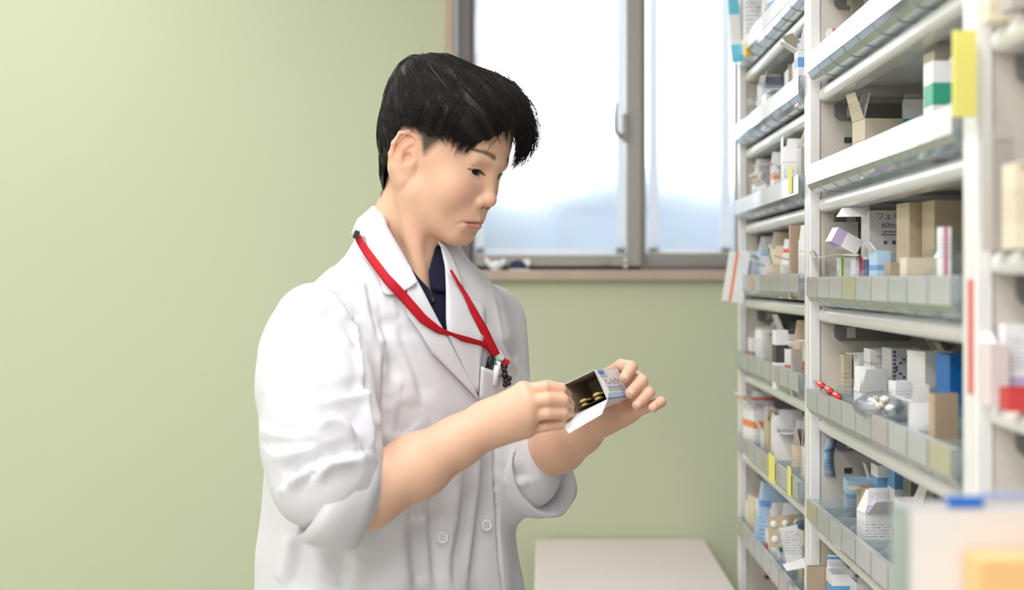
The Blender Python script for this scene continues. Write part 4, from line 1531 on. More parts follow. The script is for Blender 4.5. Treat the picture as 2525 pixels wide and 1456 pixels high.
def add_strand(P, r0):
    """P: n x 3 local points -> three-sided tapered tube in world space"""
    n = len(P)
    T = np.gradient(P, axis=0)
    T /= np.linalg.norm(T, axis=1)[:, None] + 1e-9
    ref = np.array((0.3, 0.2, 1.0))
    A = np.cross(T, ref)
    A /= np.linalg.norm(A, axis=1)[:, None] + 1e-9
    Bv = np.cross(T, A)
    t = np.linspace(0, 1, n)
    r = r0 * np.sqrt(np.clip(1 - t ** 2.2, 0.004, 1))[:, None]
    rings = [P + A * r, P + (-.5 * A + .866 * Bv) * r, P + (-.5 * A - .866 * Bv) * r]
    strand_v.append(np.stack(rings, 1).reshape(-1, 3))
    if n not in FT:
        FT[n] = np.array([(i * 3 + k, i * 3 + (k + 1) % 3, i * 3 + (k + 1) % 3 + 3, i * 3 + k + 3) for i in range(n - 1) for k in range(3)])
    strand_f.append(FT[n] + off_n[0])
    off_n[0] += 3 * n


FT = {}


def pip(y, z):
    r = False
    j = len(HAIRLINE) - 1
    for i in range(len(HAIRLINE)):
        yi, zi = HAIRLINE[i]
        yj, zj = HAIRLINE[j]
        if (zi > z) != (zj > z) and y < (yj - yi) * (z - zi) / (zj - zi) + yi:
            r = not r
        j = i
    return r


off_n = [0]
WH = np.array((-.006, -.074, .120))
WHv = Vector(WH)


def flow(p):
    v = p - WH
    v = v / (np.linalg.norm(v) + 1e-6)
    v = v + np.array((0.10 * np.sign(p[0]) if p[1] < .05 else 0, .35, -.25 if p[2] < .1 else 0.0))
    if p[1] < -.085:
        v = v + np.array((0, .2, -1.2))
    return v


# strands lying on the mass, in loose locks
inm = np.where(vin0)[0]
n_lock, per = 620, 9
for L_ in range(n_lock):
    i0 = inm[rng.integers(len(inm))]
    c0 = HLoc[i0]
    length = 0.045 if c0[2] > .07 else 0.020
    lift = rng.uniform(-.0004, .0022) if c0[2] > .05 else rng.uniform(-.0004, .0008)
    swirl = rng.normal(0, .13)
    for s_ in range(per):
        p = Vector(c0 + rng.normal(0, .0032, 3))
        ln = length * rng.uniform(.6, 1.15)
        pts = []
        nseg = 8
        li = lift + rng.uniform(-.0006, .0010)
        for k in range(nseg):
            q, nn, _i, _d = bvh_h.find_nearest(p)
            prof = li * math.sin(min(1, k / 5) * 1.57) + .0003
            if q.z < .06 or q.y > .085:
                prof = min(prof, .0009)
            pts.append(q + nn * prof)
            v = (q - WHv).normalized() + Vector(((.10 if q.x > 0 else -.10) if q.y < .05 else 0, .35, -.25 if q.z < .1 else 0))
            if q.y < -.085:
                v += Vector((0, .2, -1.2))
            v -= nn * v.dot(nn)
            v.normalize()
            p = q + (v + nn.cross(v) * (swirl * .35)) * (ln / nseg)
            if p.y < .03 and not pip(p.y, p.z):
                break
        if len(pts) >= 3:
            add_strand(np.array(pts), rng.uniform(.00028, .00048))


def catmull(P, n):
    P = np.array(P, float)
    P = np.vstack([2 * P[0] - P[1], P, 2 * P[-1] - P[-2]])
    out = []
    m = len(P) - 3
    for t in np.linspace(0, m - 1e-6, n):
        i = int(t)
        f = t - i
        p0, p1, p2, p3 = P[i:i + 4]
        out.append(.5 * ((2 * p1) + (-p0 + p2) * f + (2 * p0 - 5 * p1 + 4 * p2 - p3) * f * f + (-p0 + 3 * p1 - 3 * p2 + p3) * f ** 3))
    return np.array(out)


# fringe: locks parted over the forehead.  (points, strands, spread at root, spread at tip)
FRINGE = [
    ([(-.02, .030, .139), (-.047, .058, .129), (-.066, .079, .103), (-.071, .085, .076), (-.066, .080, .050)], 40, .012, .012),
    ([(-.03, .020, .139), (-.058, .046, .129), (-.075, .065, .104), (-.080, .074, .075), (-.073, .072, .047)], 26, .012, .013),
    ([(-.01, .045, .126), (-.032, .073, .118), (-.050, .090, .094), (-.057, .091, .065), (-.053, .083, .040)], 80, .011, .010),
    ([(-.004, .056, .112), (-.020, .079, .107), (-.037, .092, .084), (-.044, .090, .057), (-.044, .082, .035)], 130, .010, .006),
    ([(-.002, .062, .103), (-.013, .080, .099), (-.026, .091, .079), (-.034, .090, .056), (-.038, .083, .034)], 120, .008, .005),
    ([(.000, .063, .099), (-.008, .077, .096), (-.020, .087, .080), (-.030, .088, .060), (-.036, .083, .040)], 100, .006, .004),
    ([(-.028, .050, .120), (-.049, .073, .109), (-.062, .085, .083), (-.063, .082, .056), (-.056, .073, .028)], 60, .012, .010),
    ([(-.02, .052, .114), (-.040, .076, .104), (-.054, .088, .080), (-.058, .084, .054), (-.050, .075, .026)], 70, .010, .008),
    ([(.004, .060, .104), (.022, .072, .095), (.040, .071, .074), (.051, .064, .054), (.056, .059, .038)], 150, .008, .004),
    ([(.008, .056, .110), (.030, .066, .099), (.048, .063, .076), (.058, .056, .054), (.061, .053, .037)], 160, .009, .005),
    ([(.016, .046, .120), (.040, .055, .107), (.057, .053, .082), (.064, .048, .058), (.065, .046, .042)], 170, .010, .006),
    ([(.026, .034, .126), (.050, .041, .109), (.065, .041, .083), (.070, .039, .062), (.070, .037, .048)], 170, .011, .007),
    ([(.034, .020, .126), (.058, .027, .107), (.071, .028, .081), (.075, .027, .062), (.0745, .026, .050)], 150, .012, .008),
    ([(.040, .004, .124), (.064, .011, .103), (.076, .013, .079), (.0785, .011, .062), (.0775, .009, .051)], 150, .012, .009),
    ([(.042, -.014, .120), (.067, -.009, .099), (.079, -.009, .077), (.081, -.011, .062), (.079, -.013, .053)], 130, .012, .009),
    ([(.004, .058, .108), (.012, .073, .101), (.022, .077, .086), (.031, .076, .070), (.036, .074, .058)], 26, .005, .006),
    ([(-.006, .03, .143), (-.004, .048, .135), (-.006, .065, .122), (-.010, .076, .107), (-.016, .084, .094)], 110, .014, .010),
    ([(.012, .025, .142), (.018, .043, .135), (.026, .058, .121), (.036, .064, .104), (.046, .063, .086)], 110, .014, .010),
    ([(-.03, .02, .143), (-.045, .038, .137), (-.058, .056, .124), (-.068, .069, .107), (-.076, .076, .092)], 60, .012, .010),
]
for pts, nst, s0, s1 in FRINGE:
    base = catmull(pts, 13)
    t = np.linspace(0, 1, 13)[:, None]
    for _ in range(nst):
        o0 = rng.normal(0, 1, 3) * s0 * .55
        o1 = rng.normal(0, 1, 3) * s1 * .75
        wob = rng.normal(0, .0010, 3) * np.sin(t * rng.uniform(2, 6) + rng.uniform(0, 6))
        P = base + o0 * (1 - t) ** 1.3 + o1 * t + wob
        e = int(rng.integers(9, 14))
        add_strand(P[:e], rng.uniform(.00026, .00046))
# stray hairs on the crown
for _ in range(70):
    i0 = inm[rng.integers(len(inm))]
    if HLoc[i0][2] < .11:
        continue
    p, nn = HLoc[i0], HN[i0]
    v = flow(p)
    v /= np.linalg.norm(v)
    ln = rng.uniform(.012, .030)
    P = np.array([p + v * ln * q + nn * (.006 * q + rng.uniform(0, .006) * q * (1 - q) * 3) for q in np.linspace(0, 1, 7)])
    add_strand(P, .00016)
SV = np.concatenate(strand_v)
strands = np_mesh('hair_strands', HT + SV @ HR.T, np.concatenate(strand_f), M['hair'], hair)
strands['kind'] = 'stuff'
# ------------------------------------------------------------------ lab coat
PSI = math.radians(45)
RV = np.array((-math.cos(PSI), -math.sin(PSI)))      # person's right
FV = np.array((math.sin(PSI), -math.cos(PSI)))       # person's front
TZ_ = np.array([.30, .55, .80, .93, 1.05, 1.19, 1.28, 1.335, 1.370, 1.395, 1.415])
TA_ = np.array([.255, .245, .215, .200, .188, .184, .180, .160, .118, .082, .066])
TB_ = np.array([.195, .185, .155, .142, .132, .126, .116, .102, .086, .070, .060])
TCX = np.array([(v - VX) / FPX * 2.27 for v in (962, 962, 964, 966, 960, 972, 982, 988, 996, 1000, 1001)])
TCY = np.array([2.29, 2.29, 2.285, 2.28, 2.275, 2.27, 2.27, 2.275, 2.28, 2.285, 2.285])


def torso(shrink=0.0):
    def f(P):
        z = P[:, 2]
        a = np.interp(z, TZ_, TA_) - shrink
        b = np.interp(z, TZ_, TB_) - shrink
        dx, dy = P[:, 0] - np.interp(z, TZ_, TCX), P[:, 1] - np.interp(z, TZ_, TCY)
        u, v = dx * RV[0] + dy * RV[1], dx * FV[0] + dy * FV[1]
        e = 2.3
        q = (np.abs(u / a) ** e + np.abs(v / b) ** e) ** (1 / e)
        d = (q - 1) * np.minimum(a, b)
        return np.maximum(d, z - 1.43)
    return f


COAT_C = np.array((-.2, 2.27, .95))
STAND_T = WA(1006, 572, 2.278)
ND = (n0 - NB) / np.linalg.norm(n0 - NB)


def coat_sdf(sh=0.0):
    S = SDF()
    S.add('u', torso(sh), COAT_C, 2.0, .01)
    chain(S, 'u', [WA(1004, 700, 2.285), STAND_T - np.array((.002, -.004, .004))], [.068 - sh, .0540 - sh], .045, .01)
    return S


S = coat_sdf()
SR0, SL0 = WA(752, 770, 2.115), WA(1205, 790, 2.425)
chain(S, 'u', [(SR0 + SL0) / 2 * .45 + SR0 * .55 + np.array((0, 0, .006)), WA(780, 796, 2.12), WA(762, 872, 2.09), WA(774, 960, 2.06), WA(792, 1085, 2.02), WA(806, 1180, 2.005), WA(846, 1218, 2.02)],
      [.044, .0480, .0600, .0690, .0710, .0640, .0500], .040, .025)
chain(S, 'u', [(SR0 + SL0) / 2 * .5 + SL0 * .5 + np.array((0, 0, .010)), WA(1196, 800, 2.42), WA(1200, 905, 2.40), WA(1222, 1050, 2.365), WA(1250, 1140, 2.335), WA(1286, 1166, 2.308)],
      [.055, .0520, .0490, .0540, .0590, .0570], .040, .04)
CV, CQ = mesh_sdf(S, (-0.62, 1.86, 0.52), (0.06, 2.56, 1.50), 0.0036)
CN = vnormals(CV, CQ)
EYE = Vector((0, 0, CAMZ))


def make_bvh(V, Q):
    return BVHTree.FromPolygons([Vector(p) for p in V], [tuple(int(i) for i in q) for q in Q])


bvh_c = make_bvh(CV, CQ)


def hit(x, y, bvhs, far=2.9):
    d = (W(x, y, 1.0) - EYE).normalized()
    best = None
    for b in bvhs:
        r = b.ray_cast(EYE, d, 4.0)
        if r[0] is not None and r[0].y < far and (best is None or r[3] < best[2]):
            best = (r[0], r[1] if r[1].dot(d) < 0 else -r[1], r[3])
    return best


# folds pressed into the cloth: (pixel polyline, depth, half width, shoulder factor)
FOLDS = [
    ([(902, 958), (868, 968), (820, 974), (756, 988)], .0075, .0075, .7),
    ([(767, 1044), (790, 1024), (815, 1016), (845, 1022), (868, 1040), (888, 1084)], .0075, .008, .8),
    ([(700, 1192), (720, 1168), (746, 1150), (790, 1131), (830, 1124), (884, 1118)], .0110, .0075, .8),
    ([(800, 1140), (782, 1160), (770, 1180)], .006, .006, .7),
    ([(640, 1040), (690, 1056), (739, 1064)], .004, .008, .6),
    ([(880, 790), (889, 840), (896, 900), (903, 952)], .010, .007, .5),
    ([(903, 952), (915, 1010), (926, 1060), (931, 1112)], .010, .008, .5),
    ([(789, 758), (822, 786), (850, 815), (884, 866)], .0055, .010, .7),
    ([(822, 712), (845, 735), (862, 757), (876, 796)], .0040, .010, .7),
    ([(906, 690), (912, 730), (920, 780), (932, 850)], .0045, .009, .8),
    ([(940, 770), (952, 820), (966, 890), (972, 950)], .0045, .010, .8),
    ([(985, 790), (1000, 850), (1030, 930), (1050, 1000)], .0035, .012, .8),
    ([(700, 800), (690, 880), (705, 960)], .0040, .016, .7),
    ([(760, 800), (745, 880), (755, 940)], .0035, .014, .7),
    ([(668, 950), (740, 930), (800, 920)], .0040, .012, .7),
    ([(660, 1100), (720, 1100), (790, 1090)], .0045, .010, .7),
    ([(945, 860), (942, 930), (940, 1000), (936, 1060)], .0050, .010, .8),
    ([(990, 980), (985, 1060), (1000, 1080)], .0035, .014, .8),
    ([(1060, 1260), (1072, 1340), (1080, 1456)], .0045, .012, .9),
    ([(1010, 1290), (1015, 1370), (1030, 1456)], .0050, .014, .9),
    ([(1140, 1190), (1136, 1280), (1120, 1380), (1118, 1456)], .0040, .012, .9),
    ([(1190, 1120), (1188, 1210), (1176, 1330), (1160, 1456)], .0040, .010, .9),
    ([(740, 1320), (730, 1390), (715, 1456)], .0060, .014, .9),
    ([(860, 1360), (850, 1410), (840, 1456)], .0040, .014, .9),
    ([(1228, 745), (1236, 800), (1246, 850)], .0035, .008, .7),
    ([(1245, 860), (1262, 880), (1275, 905)], .0035, .008, .7),
    ([(760, 660), (800, 662), (850, 652)], .0022, .010, .7),
    ([(1244, 1170), (1275, 1178), (1305, 1176)], .0045, .007, .7),
    ([(1200, 985), (1214, 1060), (1220, 1110), (1223, 1200), (1226, 1330), (1234, 1456)], .0060, .0040, .2),
]
disp = np.zeros(len(CV))
for poly, amp, wd, shf in FOLDS:
    pts = []
    for i in range(len(poly) - 1):
        for t in (0, .5):
            x = poly[i][0] + (poly[i + 1][0] - poly[i][0]) * t
            y = poly[i][1] + (poly[i + 1][1] - poly[i][1]) * t
            r = hit(x, y, [bvh_c])
            if r:
                pts.append(np.array(r[0]))
    r = hit(*poly[-1], [bvh_c])
    if r:
        pts.append(np.array(r[0]))
    if len(pts) < 2:
        continue
    A = np.array(pts)
    m = ((CV > A.min(0) - 4 * wd) & (CV < A.max(0) + 4 * wd)).all(1)
    idx = np.where(m)[0]
    if not len(idx):
        continue
    d, par = seg_dist(CV[idx], pts)
    taper = np.clip(np.minimum(par, 1 - par) * 5, 0.0, 1)
    taper = .25 + .75 * taper * taper * (3 - 2 * taper)
    seg = np.clip((par * (len(pts) - 1)).astype(int), 0, len(pts) - 2)
    a_ = A[seg]
    dr = A[seg + 1] - a_
    sgn = np.sign((np.cross(dr, CN[idx]) * (CV[idx] - a_)).sum(1))
    if poly[-1][0] + poly[-1][1] * .2 < poly[0][0] + poly[0][1] * .2:
        sgn = -sgn
    s1 = sgn * d / wd
    disp[idx] += 1.6 * amp * taper * (-.75 * np.exp(-(d / (.62 * wd)) ** 2) + shf * 1.25 * s1 * np.exp(-(s1 / 1.5) ** 2) * (1 if shf > .3 else 0))
# slack in the cloth: long soft waves
x_, y_, z_ = CV.T
wv = np.sin(31 * x_ + 14 * z_ + 2.3 * np.sin(19 * z_)) * .6 + np.sin(47 * y_ - 23 * z_ + 1.7 * np.sin(27 * x_)) * .5 + np.sin(83 * (x_ + y_) + 40 * z_) * .22
disp += .0016 * wv
low = np.clip((1.16 - z_) / .25, 0, 1)
ang = np.arctan2((CV[:, 0] + .2) * FV[0] + (CV[:, 1] - 2.27) * FV[1], (CV[:, 0] + .2) * RV[0] + (CV[:, 1] - 2.27) * RV[1])
disp += low * .0045 * np.sin(9 * ang + 2.0 * np.sin(3 * z_))
CV = CV + CN * disp[:, None]
# cut: V opening, top of the stand, hem, sleeve ends
px = projpx(CV)
VOPEN = [(895, 480), (922, 524), (996, 660), (1062, 790), (1101, 850), (1116, 800), (1114, 700), (1100, 622), (1075, 560), (1060, 480)]
frontv = (CV[:, 1] < np.interp(px[:, 1], [500, 620, 830], [2.30, 2.30, 2.26])) & (CV[:, 2] > 1.24)
cut = inpoly(px, VOPEN) & frontv
cut |= ((CV - STAND_T) @ ND > -.016) & (np.linalg.norm(CV - STAND_T, axis=1) < .066)
cut |= CV[:, 2] < .535
CV2, CQ2 = compact(CV, CQ, ~cut[CQ].any(1))
M['coat'] = mat('white_coat_cotton', (0.715, 0.708, 0.745), 0.75, spec=0.25, sheen=0.15, bump=(420, 0.10, 0.0006))
coat = np_mesh('lab_coat', CV2, CQ2, M['coat'], person)
coat['label'] = 'white double-breasted lab coat with rolled sleeves'
bvh_c = make_bvh(CV, CQ)


def rail(pts, n):
    P = np.array([p[:2] for p in pts], float)
    L = np.concatenate([[0], np.cumsum(np.linalg.norm(np.diff(P, axis=0), axis=1))])
    t = np.linspace(0, L[-1], n)
    return np.stack([np.interp(t, L, P[:, 0]), np.interp(t, L, P[:, 1])], 1)


def drape(name, ra, rb, n, m, off, mt, bvhs, parent, solid=.0016, smooth=True, relax=3):
    """sheet spanning two pixel rails, laid on the clothes below it and lifted by off"""
    A, Bq = rail(ra, n), rail(rb, n)
    rows = []
    last = None
    for i in range(n):
        row = []
        for j in range(m):
            t = j / (m - 1)
            x, y = A[i] * (1 - t) + Bq[i] * t
            r = hit(x, y, bvhs)
            o_ = off(i / (n - 1), t) if callable(off) else off
            if r:
                row.append((r[0] - (r[0] - EYE).normalized() * o_, x, y))
                last = r[0].y
            else:
                row.append((None, x, y))
        known = [q for q in row if q[0] is not None]
        fix = []
        for q in row:
            if q[0] is None:
                Y = min(known, key=lambda k: abs(k[1] - q[1]) + abs(k[2] - q[2]))[0].y if known else (last or 2.2)
                fix.append(W(q[1], q[2], Y))
            else:
                fix.append(q[0])
        rows.append(fix)
    # relax depth so the cloth bridges hollows
    for _ in range(relax):
        R2 = [[p.copy() for p in row] for row in rows]
        for i in range(n):
            for j in range(m):
                nb = [rows[a][b] for a, b in ((i - 1, j), (i + 1, j), (i, j - 1), (i, j + 1)) if 0 <= a < n and 0 <= b < m]
                avg = sum((q for q in nb), Vector()) / len(nb)
                d = (rows[i][j] - EYE).normalized()
                dy = (avg - rows[i][j]).dot(d)
                R2[i][j] = rows[i][j] + d * min(0.6 * dy, 0.0015 if dy > 0 else 1)
        rows = R2
    o = MB().grid(rows).build(name, mt, parent, smooth=smooth, solid=solid, offset=1.0)
    V = np.array([list(p) for r in rows for p in r])
    Q = np.array([(i * m + j, i * m + j + 1, (i + 1) * m + j + 1, (i + 1) * m + j) for i in range(n - 1) for j in range(m - 1)])
    # make the sheet's front face the viewer
    nn = np.cross(V[Q[0, 1]] - V[Q[0, 0]], V[Q[0, 3]] - V[Q[0, 0]])
    if nn @ (V[Q[0, 0]] - np.array(EYE)) > 0:
        o.data.flip_normals()
    return o, make_bvh(V, Q)


# --- shirt
S = coat_sdf(.0095)
SV_, SQ_ = mesh_sdf(S, (-0.36, 2.05, 1.18), (0.02, 2.50, 1.50), 0.0036)
spx = projpx(SV_)
VSKIN = [(895, 470), (994, 660), (1052, 726), (1062, 734), (1068, 720), (1066, 676), (1088, 604), (1070, 470)]
scut = (inpoly(spx, VSKIN) & (SV_[:, 1] < 2.30)) | (((SV_ - STAND_T) @ ND > -.010) & (np.linalg.norm(SV_ - STAND_T, axis=1) < .12)) | (SV_[:, 2] < 1.20) | (spx[:, 0] > 1106) | ((spx[:, 0] < 990) & (spx[:, 1] > 660)) | (spx[:, 1] > 880)
SV2, SQ2 = compact(SV_, SQ_, ~scut[SQ_].any(1))
M['navy'] = mat('navy_pique', lin((26, 27, 52)), 0.85, spec=0.2, sheen=0.1, bump=(900, 0.2, 0.0006))
shirt = np_mesh('polo_shirt', SV2, SQ2, M['navy'], person)
bvh_s = make_bvh(SV_, SQ_)
drape('shirt_collar', [(1077, 598), (1068, 630), (1056, 672), (1062, 716)], [(1092, 606), (1100, 650), (1102, 700), (1100, 722)], 14, 6, .006, M['navy'], [bvh_s], shirt)
drape('shirt_collar', [(1004, 650), (1030, 684), (1060, 716)], [(1000, 668), (1040, 735), (1066, 752)], 12, 5, .005, M['navy'], [bvh_s], shirt)
r = hit(1063, 739, [bvh_s])


def disc(name, x, y, rad, thick, bvhs, mt, parent, off=.001, holes=True):
    r = hit(x, y, bvhs)
    if r is None:
        return None
    n = r[1]
    q = n.to_track_quat('Z', 'Y').to_matrix()
    c = r[0] + n * off
    ring = [(0.0, thick), (rad * .55, thick * .75), (rad * .72, thick * 1.05), (rad * .92, thick), (rad, thick * .5), (rad * .96, 0)]
    rows = [[c + q @ Vector((a * math.cos(k * math.pi / 12), a * math.sin(k * math.pi / 12), b)) for k in range(24)] for a, b in ring]
    o = MB().grid(rows, True).build(name, mt, parent, smooth=True)
    if holes:
        for sx in (-1, 1):
            for sy in (-1, 1):
                hc = c + q @ Vector((sx * rad * .2, sy * rad * .2, thick * .96))
                rr = [[hc + q @ Vector((a * math.cos(k * math.pi / 4), a * math.sin(k * math.pi / 4), b)) for k in range(8)] for a, b in ((0, .00025), (rad * .10, .00025), (rad * .11, -.0003))]
                MB().grid(rr, True).build('button_hole', M['hole'], o)
    return o


M['hole'] = mat('button_hole_shadow', (0.42, 0.40, 0.42), 0.8)
disc('shirt_button', 1063, 739, .0055, .0018, [bvh_s], mat('navy_button', lin((34, 34, 58)), .3), shirt, .0008, True)

# --- lapels and collar
lap_f, bvh_lf = drape('lapel', [(1086, 610), (1097, 660), (1099, 720), (1099, 790), (1103, 830), (1140, 905), (1166, 968)],
                      [(1112, 655), (1141, 716), (1166, 738), (1197, 757), (1195, 800), (1188, 850), (1178, 968)], 26, 8, .0045, M['coat'], [bvh_c], coat, .0022)
lap_n, bvh_ln = drape('lapel', [(1008, 656), (1042, 718), (1077, 786), (1101, 830), (1136, 900), (1160, 945), (1184, 990)],
                      [(1003, 728), (1003, 776), (1037, 824), (1064, 870), (1102, 908), (1148, 955), (1183, 992)], 28, 8, .0060, M['coat'], [bvh_c, bvh_lf], coat, .0022)
# collar: near half drapes on the shoulder, then runs round the nape
cA = [(1030, 697, 2.165), (1008, 655, 2.185), (985, 614, 2.198), (962, 574, 2.212), (948, 542, 2.235), (939, 522, 2.270), (940, 517, 2.310), (950, 512, 2.338), (1000, 524, 2.352), (1050, 556, 2.345), (1078, 592, 2.322)]
cB = [(966, 734, 2.150), (947, 734, 2.148), (938, 704, 2.155), (924, 664, 2.168), (911, 620, 2.190), (901, 584, 2.235), (898, 574, 2.315), (905, 572, 2.385), (985, 590, 2.420), (1065, 612, 2.400), (1096, 622, 2.350)]


def spline3(P, n):
    return catmull([WA(*p) for p in P], n)


nA = 40
A3, B3 = spline3(cA, nA), spline3(cB, nA)
rows = []
mcols = 9
for i in range(nA):
    row = []
    for j in range(mcols):
        t = j / (mcols - 1)
        p = Vector(A3[i] * (1 - t) + B3[i] * t)
        # crown of the fold
        c = Vector(STAND_T - ND * .02)
        out = (p - c).normalized()
        p = p + out * (.004 * math.sin(math.pi * min(1, t * 1.15)))
        r = bvh_c.find_nearest(p)
        if r[0] is not None:
            d = (p - r[0]).dot(r[1])
            lim = .0045 if t > .12 else -.001
            if d < lim and r[3] < .03:
                p = p + r[1] * (lim - d)
        row.append(p)
    rows.append(row)
collar = MB().grid(rows).build('collar', M['coat'], coat, smooth=True, solid=.0024, offset=1.0)
_cv = np.array([list(p) for r_ in rows for p in r_])
_cq = np.array([(i * mcols + j, i * mcols + j + 1, (i + 1) * mcols + j + 1, (i + 1) * mcols + j) for i in range(nA - 1) for j in range(mcols - 1)])
bvh_col = make_bvh(_cv, _cq)
nn = np.cross(_cv[_cq[20, 1]] - _cv[_cq[20, 0]], _cv[_cq[20, 3]] - _cv[_cq[20, 0]])
if nn @ (_cv[_cq[20, 0]] - np.array(EYE)) > 0:
    collar.data.flip_normals()
_, bvh_c2 = drape('collar', [(1077, 594), (1088, 614), (1097, 650), (1100, 672)], [(1094, 602), (1114, 636), (1132, 680), (1142, 712)], 14, 6, .0065, M['coat'], [bvh_c], coat, .0022)
BODYCLOTH = [bvh_c, bvh_lf, bvh_ln, bvh_col, bvh_c2]
# breast pocket, its welt line and the buttons
drape('pocket', [(1186, 904), (1215, 915), (1246, 938)], [(1180, 985), (1210, 996), (1250, 1000)], 10, 8, lambda u, t: .0045 + .0115 * (1 - t), M['coat'], [bvh_c], coat, .0018)
for (x, y) in ((1091, 1327), (1199, 1297)):
    disc('button', x, y, .0088, .0028, [bvh_c], M['coat_button'] if 'coat_button' in M else M.setdefault('coat_button', mat('coat_button_plastic', (.80, .79, .82), .3)), coat, .0005)

# --- rolled cuffs
def cuff(name, cs, ups, rd, nrm_bulge, inner=True):
    """cs: ring centres (px,py,Y); ups: pixel vector of the ring's upper radius; rd: depth radius (m)"""
    rows = []
    for k, (c, u, d, sk) in enumerate(zip(cs, ups, rd, nrm_bulge)):
        C3 = W(*c)
        U = W(c[0] + u[0], c[1] + u[1], c[2]) - C3
        Dv = Vector((sk, 1, 0)).normalized() * d
        ring = []
        for i in range(40):
            a = 2 * math.pi * i / 40
            w_ = 1 + .030 * math.sin(3 * a + k) + .018 * math.sin(7 * a + 2 * k)
            ring.append(C3 + U * math.cos(a) * w_ + Dv * math.sin(a) * w_)
        rows.append(ring)
    o = MB().grid(rows, True).build(name, M['coat'], coat, smooth=True, solid=.0022, offset=0.0)
    return o


cuff('cuff', [(792, 1226, 2.004), (812, 1230, 2.008), (838, 1232, 2.016), (866, 1232, 2.028), (892, 1230, 2.036), (893, 1230, 2.036), (872, 1230, 2.030), (850, 1228, 2.024)],
     [(60, -98), (54, -112), (44, -119), (34, -121), (27, -119), (24, -109), (28, -98), (30, -86)],
     [.062, .068, .070, .069, .066, .058, .050, .046], [-.2, -.25, -.3, -.35, -.35, -.35, -.32, -.3])
cuff('cuff', [(1262, 1172, 2.322), (1282, 1178, 2.312), (1310, 1180, 2.298), (1340, 1180, 2.286), (1341, 1180, 2.286), (1322, 1176, 2.294), (1304, 1168, 2.304)],
     [(-18, -92), (-20, -98), (-26, -98), (-30, -96), (-28, -89), (-24, -80), (-20, -70)],
     [.058, .062, .064, .064, .060, .056, .048], [.85, .85, .9, .9, .9, .9, .9])

# --- trousers and shoes (below the picture, so the figure stands on the floor)
M['trousers'] = mat('dark_trousers', (0.03, 0.032, 0.045), 0.8)
M['shoe'] = mat('white_shoe', (0.7, 0.7, 0.7), 0.5)
tr = MB()
for s in (-1, 1):
    hx_, hy_ = TCX[2] + RV[0] * .085 * s, TCY[2] + RV[1] * .085 * s
    tr.tube([(hx_, hy_, .86), (hx_, hy_, .6), (hx_ + .01, hy_, .35), (hx_, hy_ + .005, .07)], [.085, .078, .066, .060], 16)
tr.build('trousers', M['trousers'], person, smooth=True)
for s in (-1, 1):
    hx_, hy_ = TCX[2] + RV[0] * .085 * s, TCY[2] + RV[1] * .085 * s
    sh = MB()
    rows = []
    for k, (t, wd, hg) in enumerate(((-.07, .02, .03), (-.06, .036, .075), (0, .040, .09), (.06, .042, .07), (.12, .046, .05), (.17, .036, .035), (.19, .012, .02))):
        c = Vector((hx_ + FV[0] * t, hy_ + FV[1] * t, 0))
        rows.append([c + Vector((RV[0] * wd * math.cos(a), RV[1] * wd * math.cos(a), max(0.0, hg * .5 + hg * .5 * math.sin(a) * 1.0))) for a in [2 * math.pi * i / 14 for i in range(14)]])
    sh.grid(rows, True)
    sh.add(rows[0], [tuple(range(14))]); sh.add(rows[-1], [tuple(range(14))])
    sh.build('shoe', M['shoe'], person, smooth=True)

# ------------------------------------------------------------------ lanyard
M['red'] = mat('red_lanyard_web', lin((182, 12, 32)), 0.65, spec=0.3, bump=(700, 0.25, 0.0006))
M['metal'] = mat('nickel', (0.55, 0.53, 0.5), 0.28, metal=0.9)
M['black'] = mat('black_plastic', (0.012, 0.012, 0.016), 0.25)
lan = empty('lanyard', W(1226, 880, 2.16), 'red woven lanyard with a metal crimp hanging over the lab coat', 'lanyard')
st1, b1 = drape('strap', [(886, 575), (898, 596), (915, 619), (960, 678), (1004, 724), (1050, 778), (1084, 806), (1104, 816), (1120, 822), (1150, 830), (1190, 842), (1206, 852), (1224, 868)],
                [(876, 590), (884, 606), (900, 632), (944, 694), (990, 745), (1036, 796), (1076, 822), (1098, 827), (1112, 828), (1140, 843), (1184, 852), (1200, 862), (1212, 880)], 60, 4, lambda u, t: .0190 - .010 * min(1, u / .5), M['red'], BODYCLOTH, lan, .0014, relax=14)
st2, b2 = drape('strap', [(1113, 664), (1132, 695), (1152, 725), (1174, 762), (1200, 806), (1216, 840), (1232, 872)],
                [(1109, 668), (1126, 700), (1144, 732), (1160, 770), (1182, 815), (1192, 845), (1214, 880)], 40, 4, .0100, M['red'], BODYCLOTH + [b1], lan, .0014, relax=14)
# loop behind the collar, then buckle at the nape
MB().tube([W(880, 582, 2.245), W(884, 574, 2.30), W(910, 572, 2.40), W(1000, 590, 2.438), W(1080, 618, 2.40), W(1111, 662, 2.315)], .0045, 8).build('strap', M['red'], lan, smooth=True)
MB().box(-.0036, .0036, -.004, .004, -.0058, .0058, Matrix.Translation(W(879, 579, 2.205)) @ Matrix.Rotation(math.radians(20), 4, 'Y')).build('buckle', M['black'], lan, bevel=.0015)
r = hit(1226, 876, BODYCLOTH)
yl = r[0].y - .012 if r else 2.16
cr = [W(1220, 868, yl), W(1238, 893, yl - .002)]
ax = (cr[1] - cr[0]).normalized()
mx_ = Matrix.Translation((cr[0] + cr[1]) / 2) @ ax.to_track_quat('Z', 'Y').to_matrix().to_4x4()
MB().box(-.0058, .0058, -.0058, .0058, -.0085, .0085, mx_).build('crimp', M['metal'], lan, bevel=.001)
mx_ = Matrix.Translation(W(1244, 896, yl - .003)) @ Matrix.Rotation(math.radians(30), 4, 'Y')
MB().box(-.0058, .0058, -.003, .003, -.0062, .0062, mx_).build('end_tab', M['red'], lan, bevel=.0018)
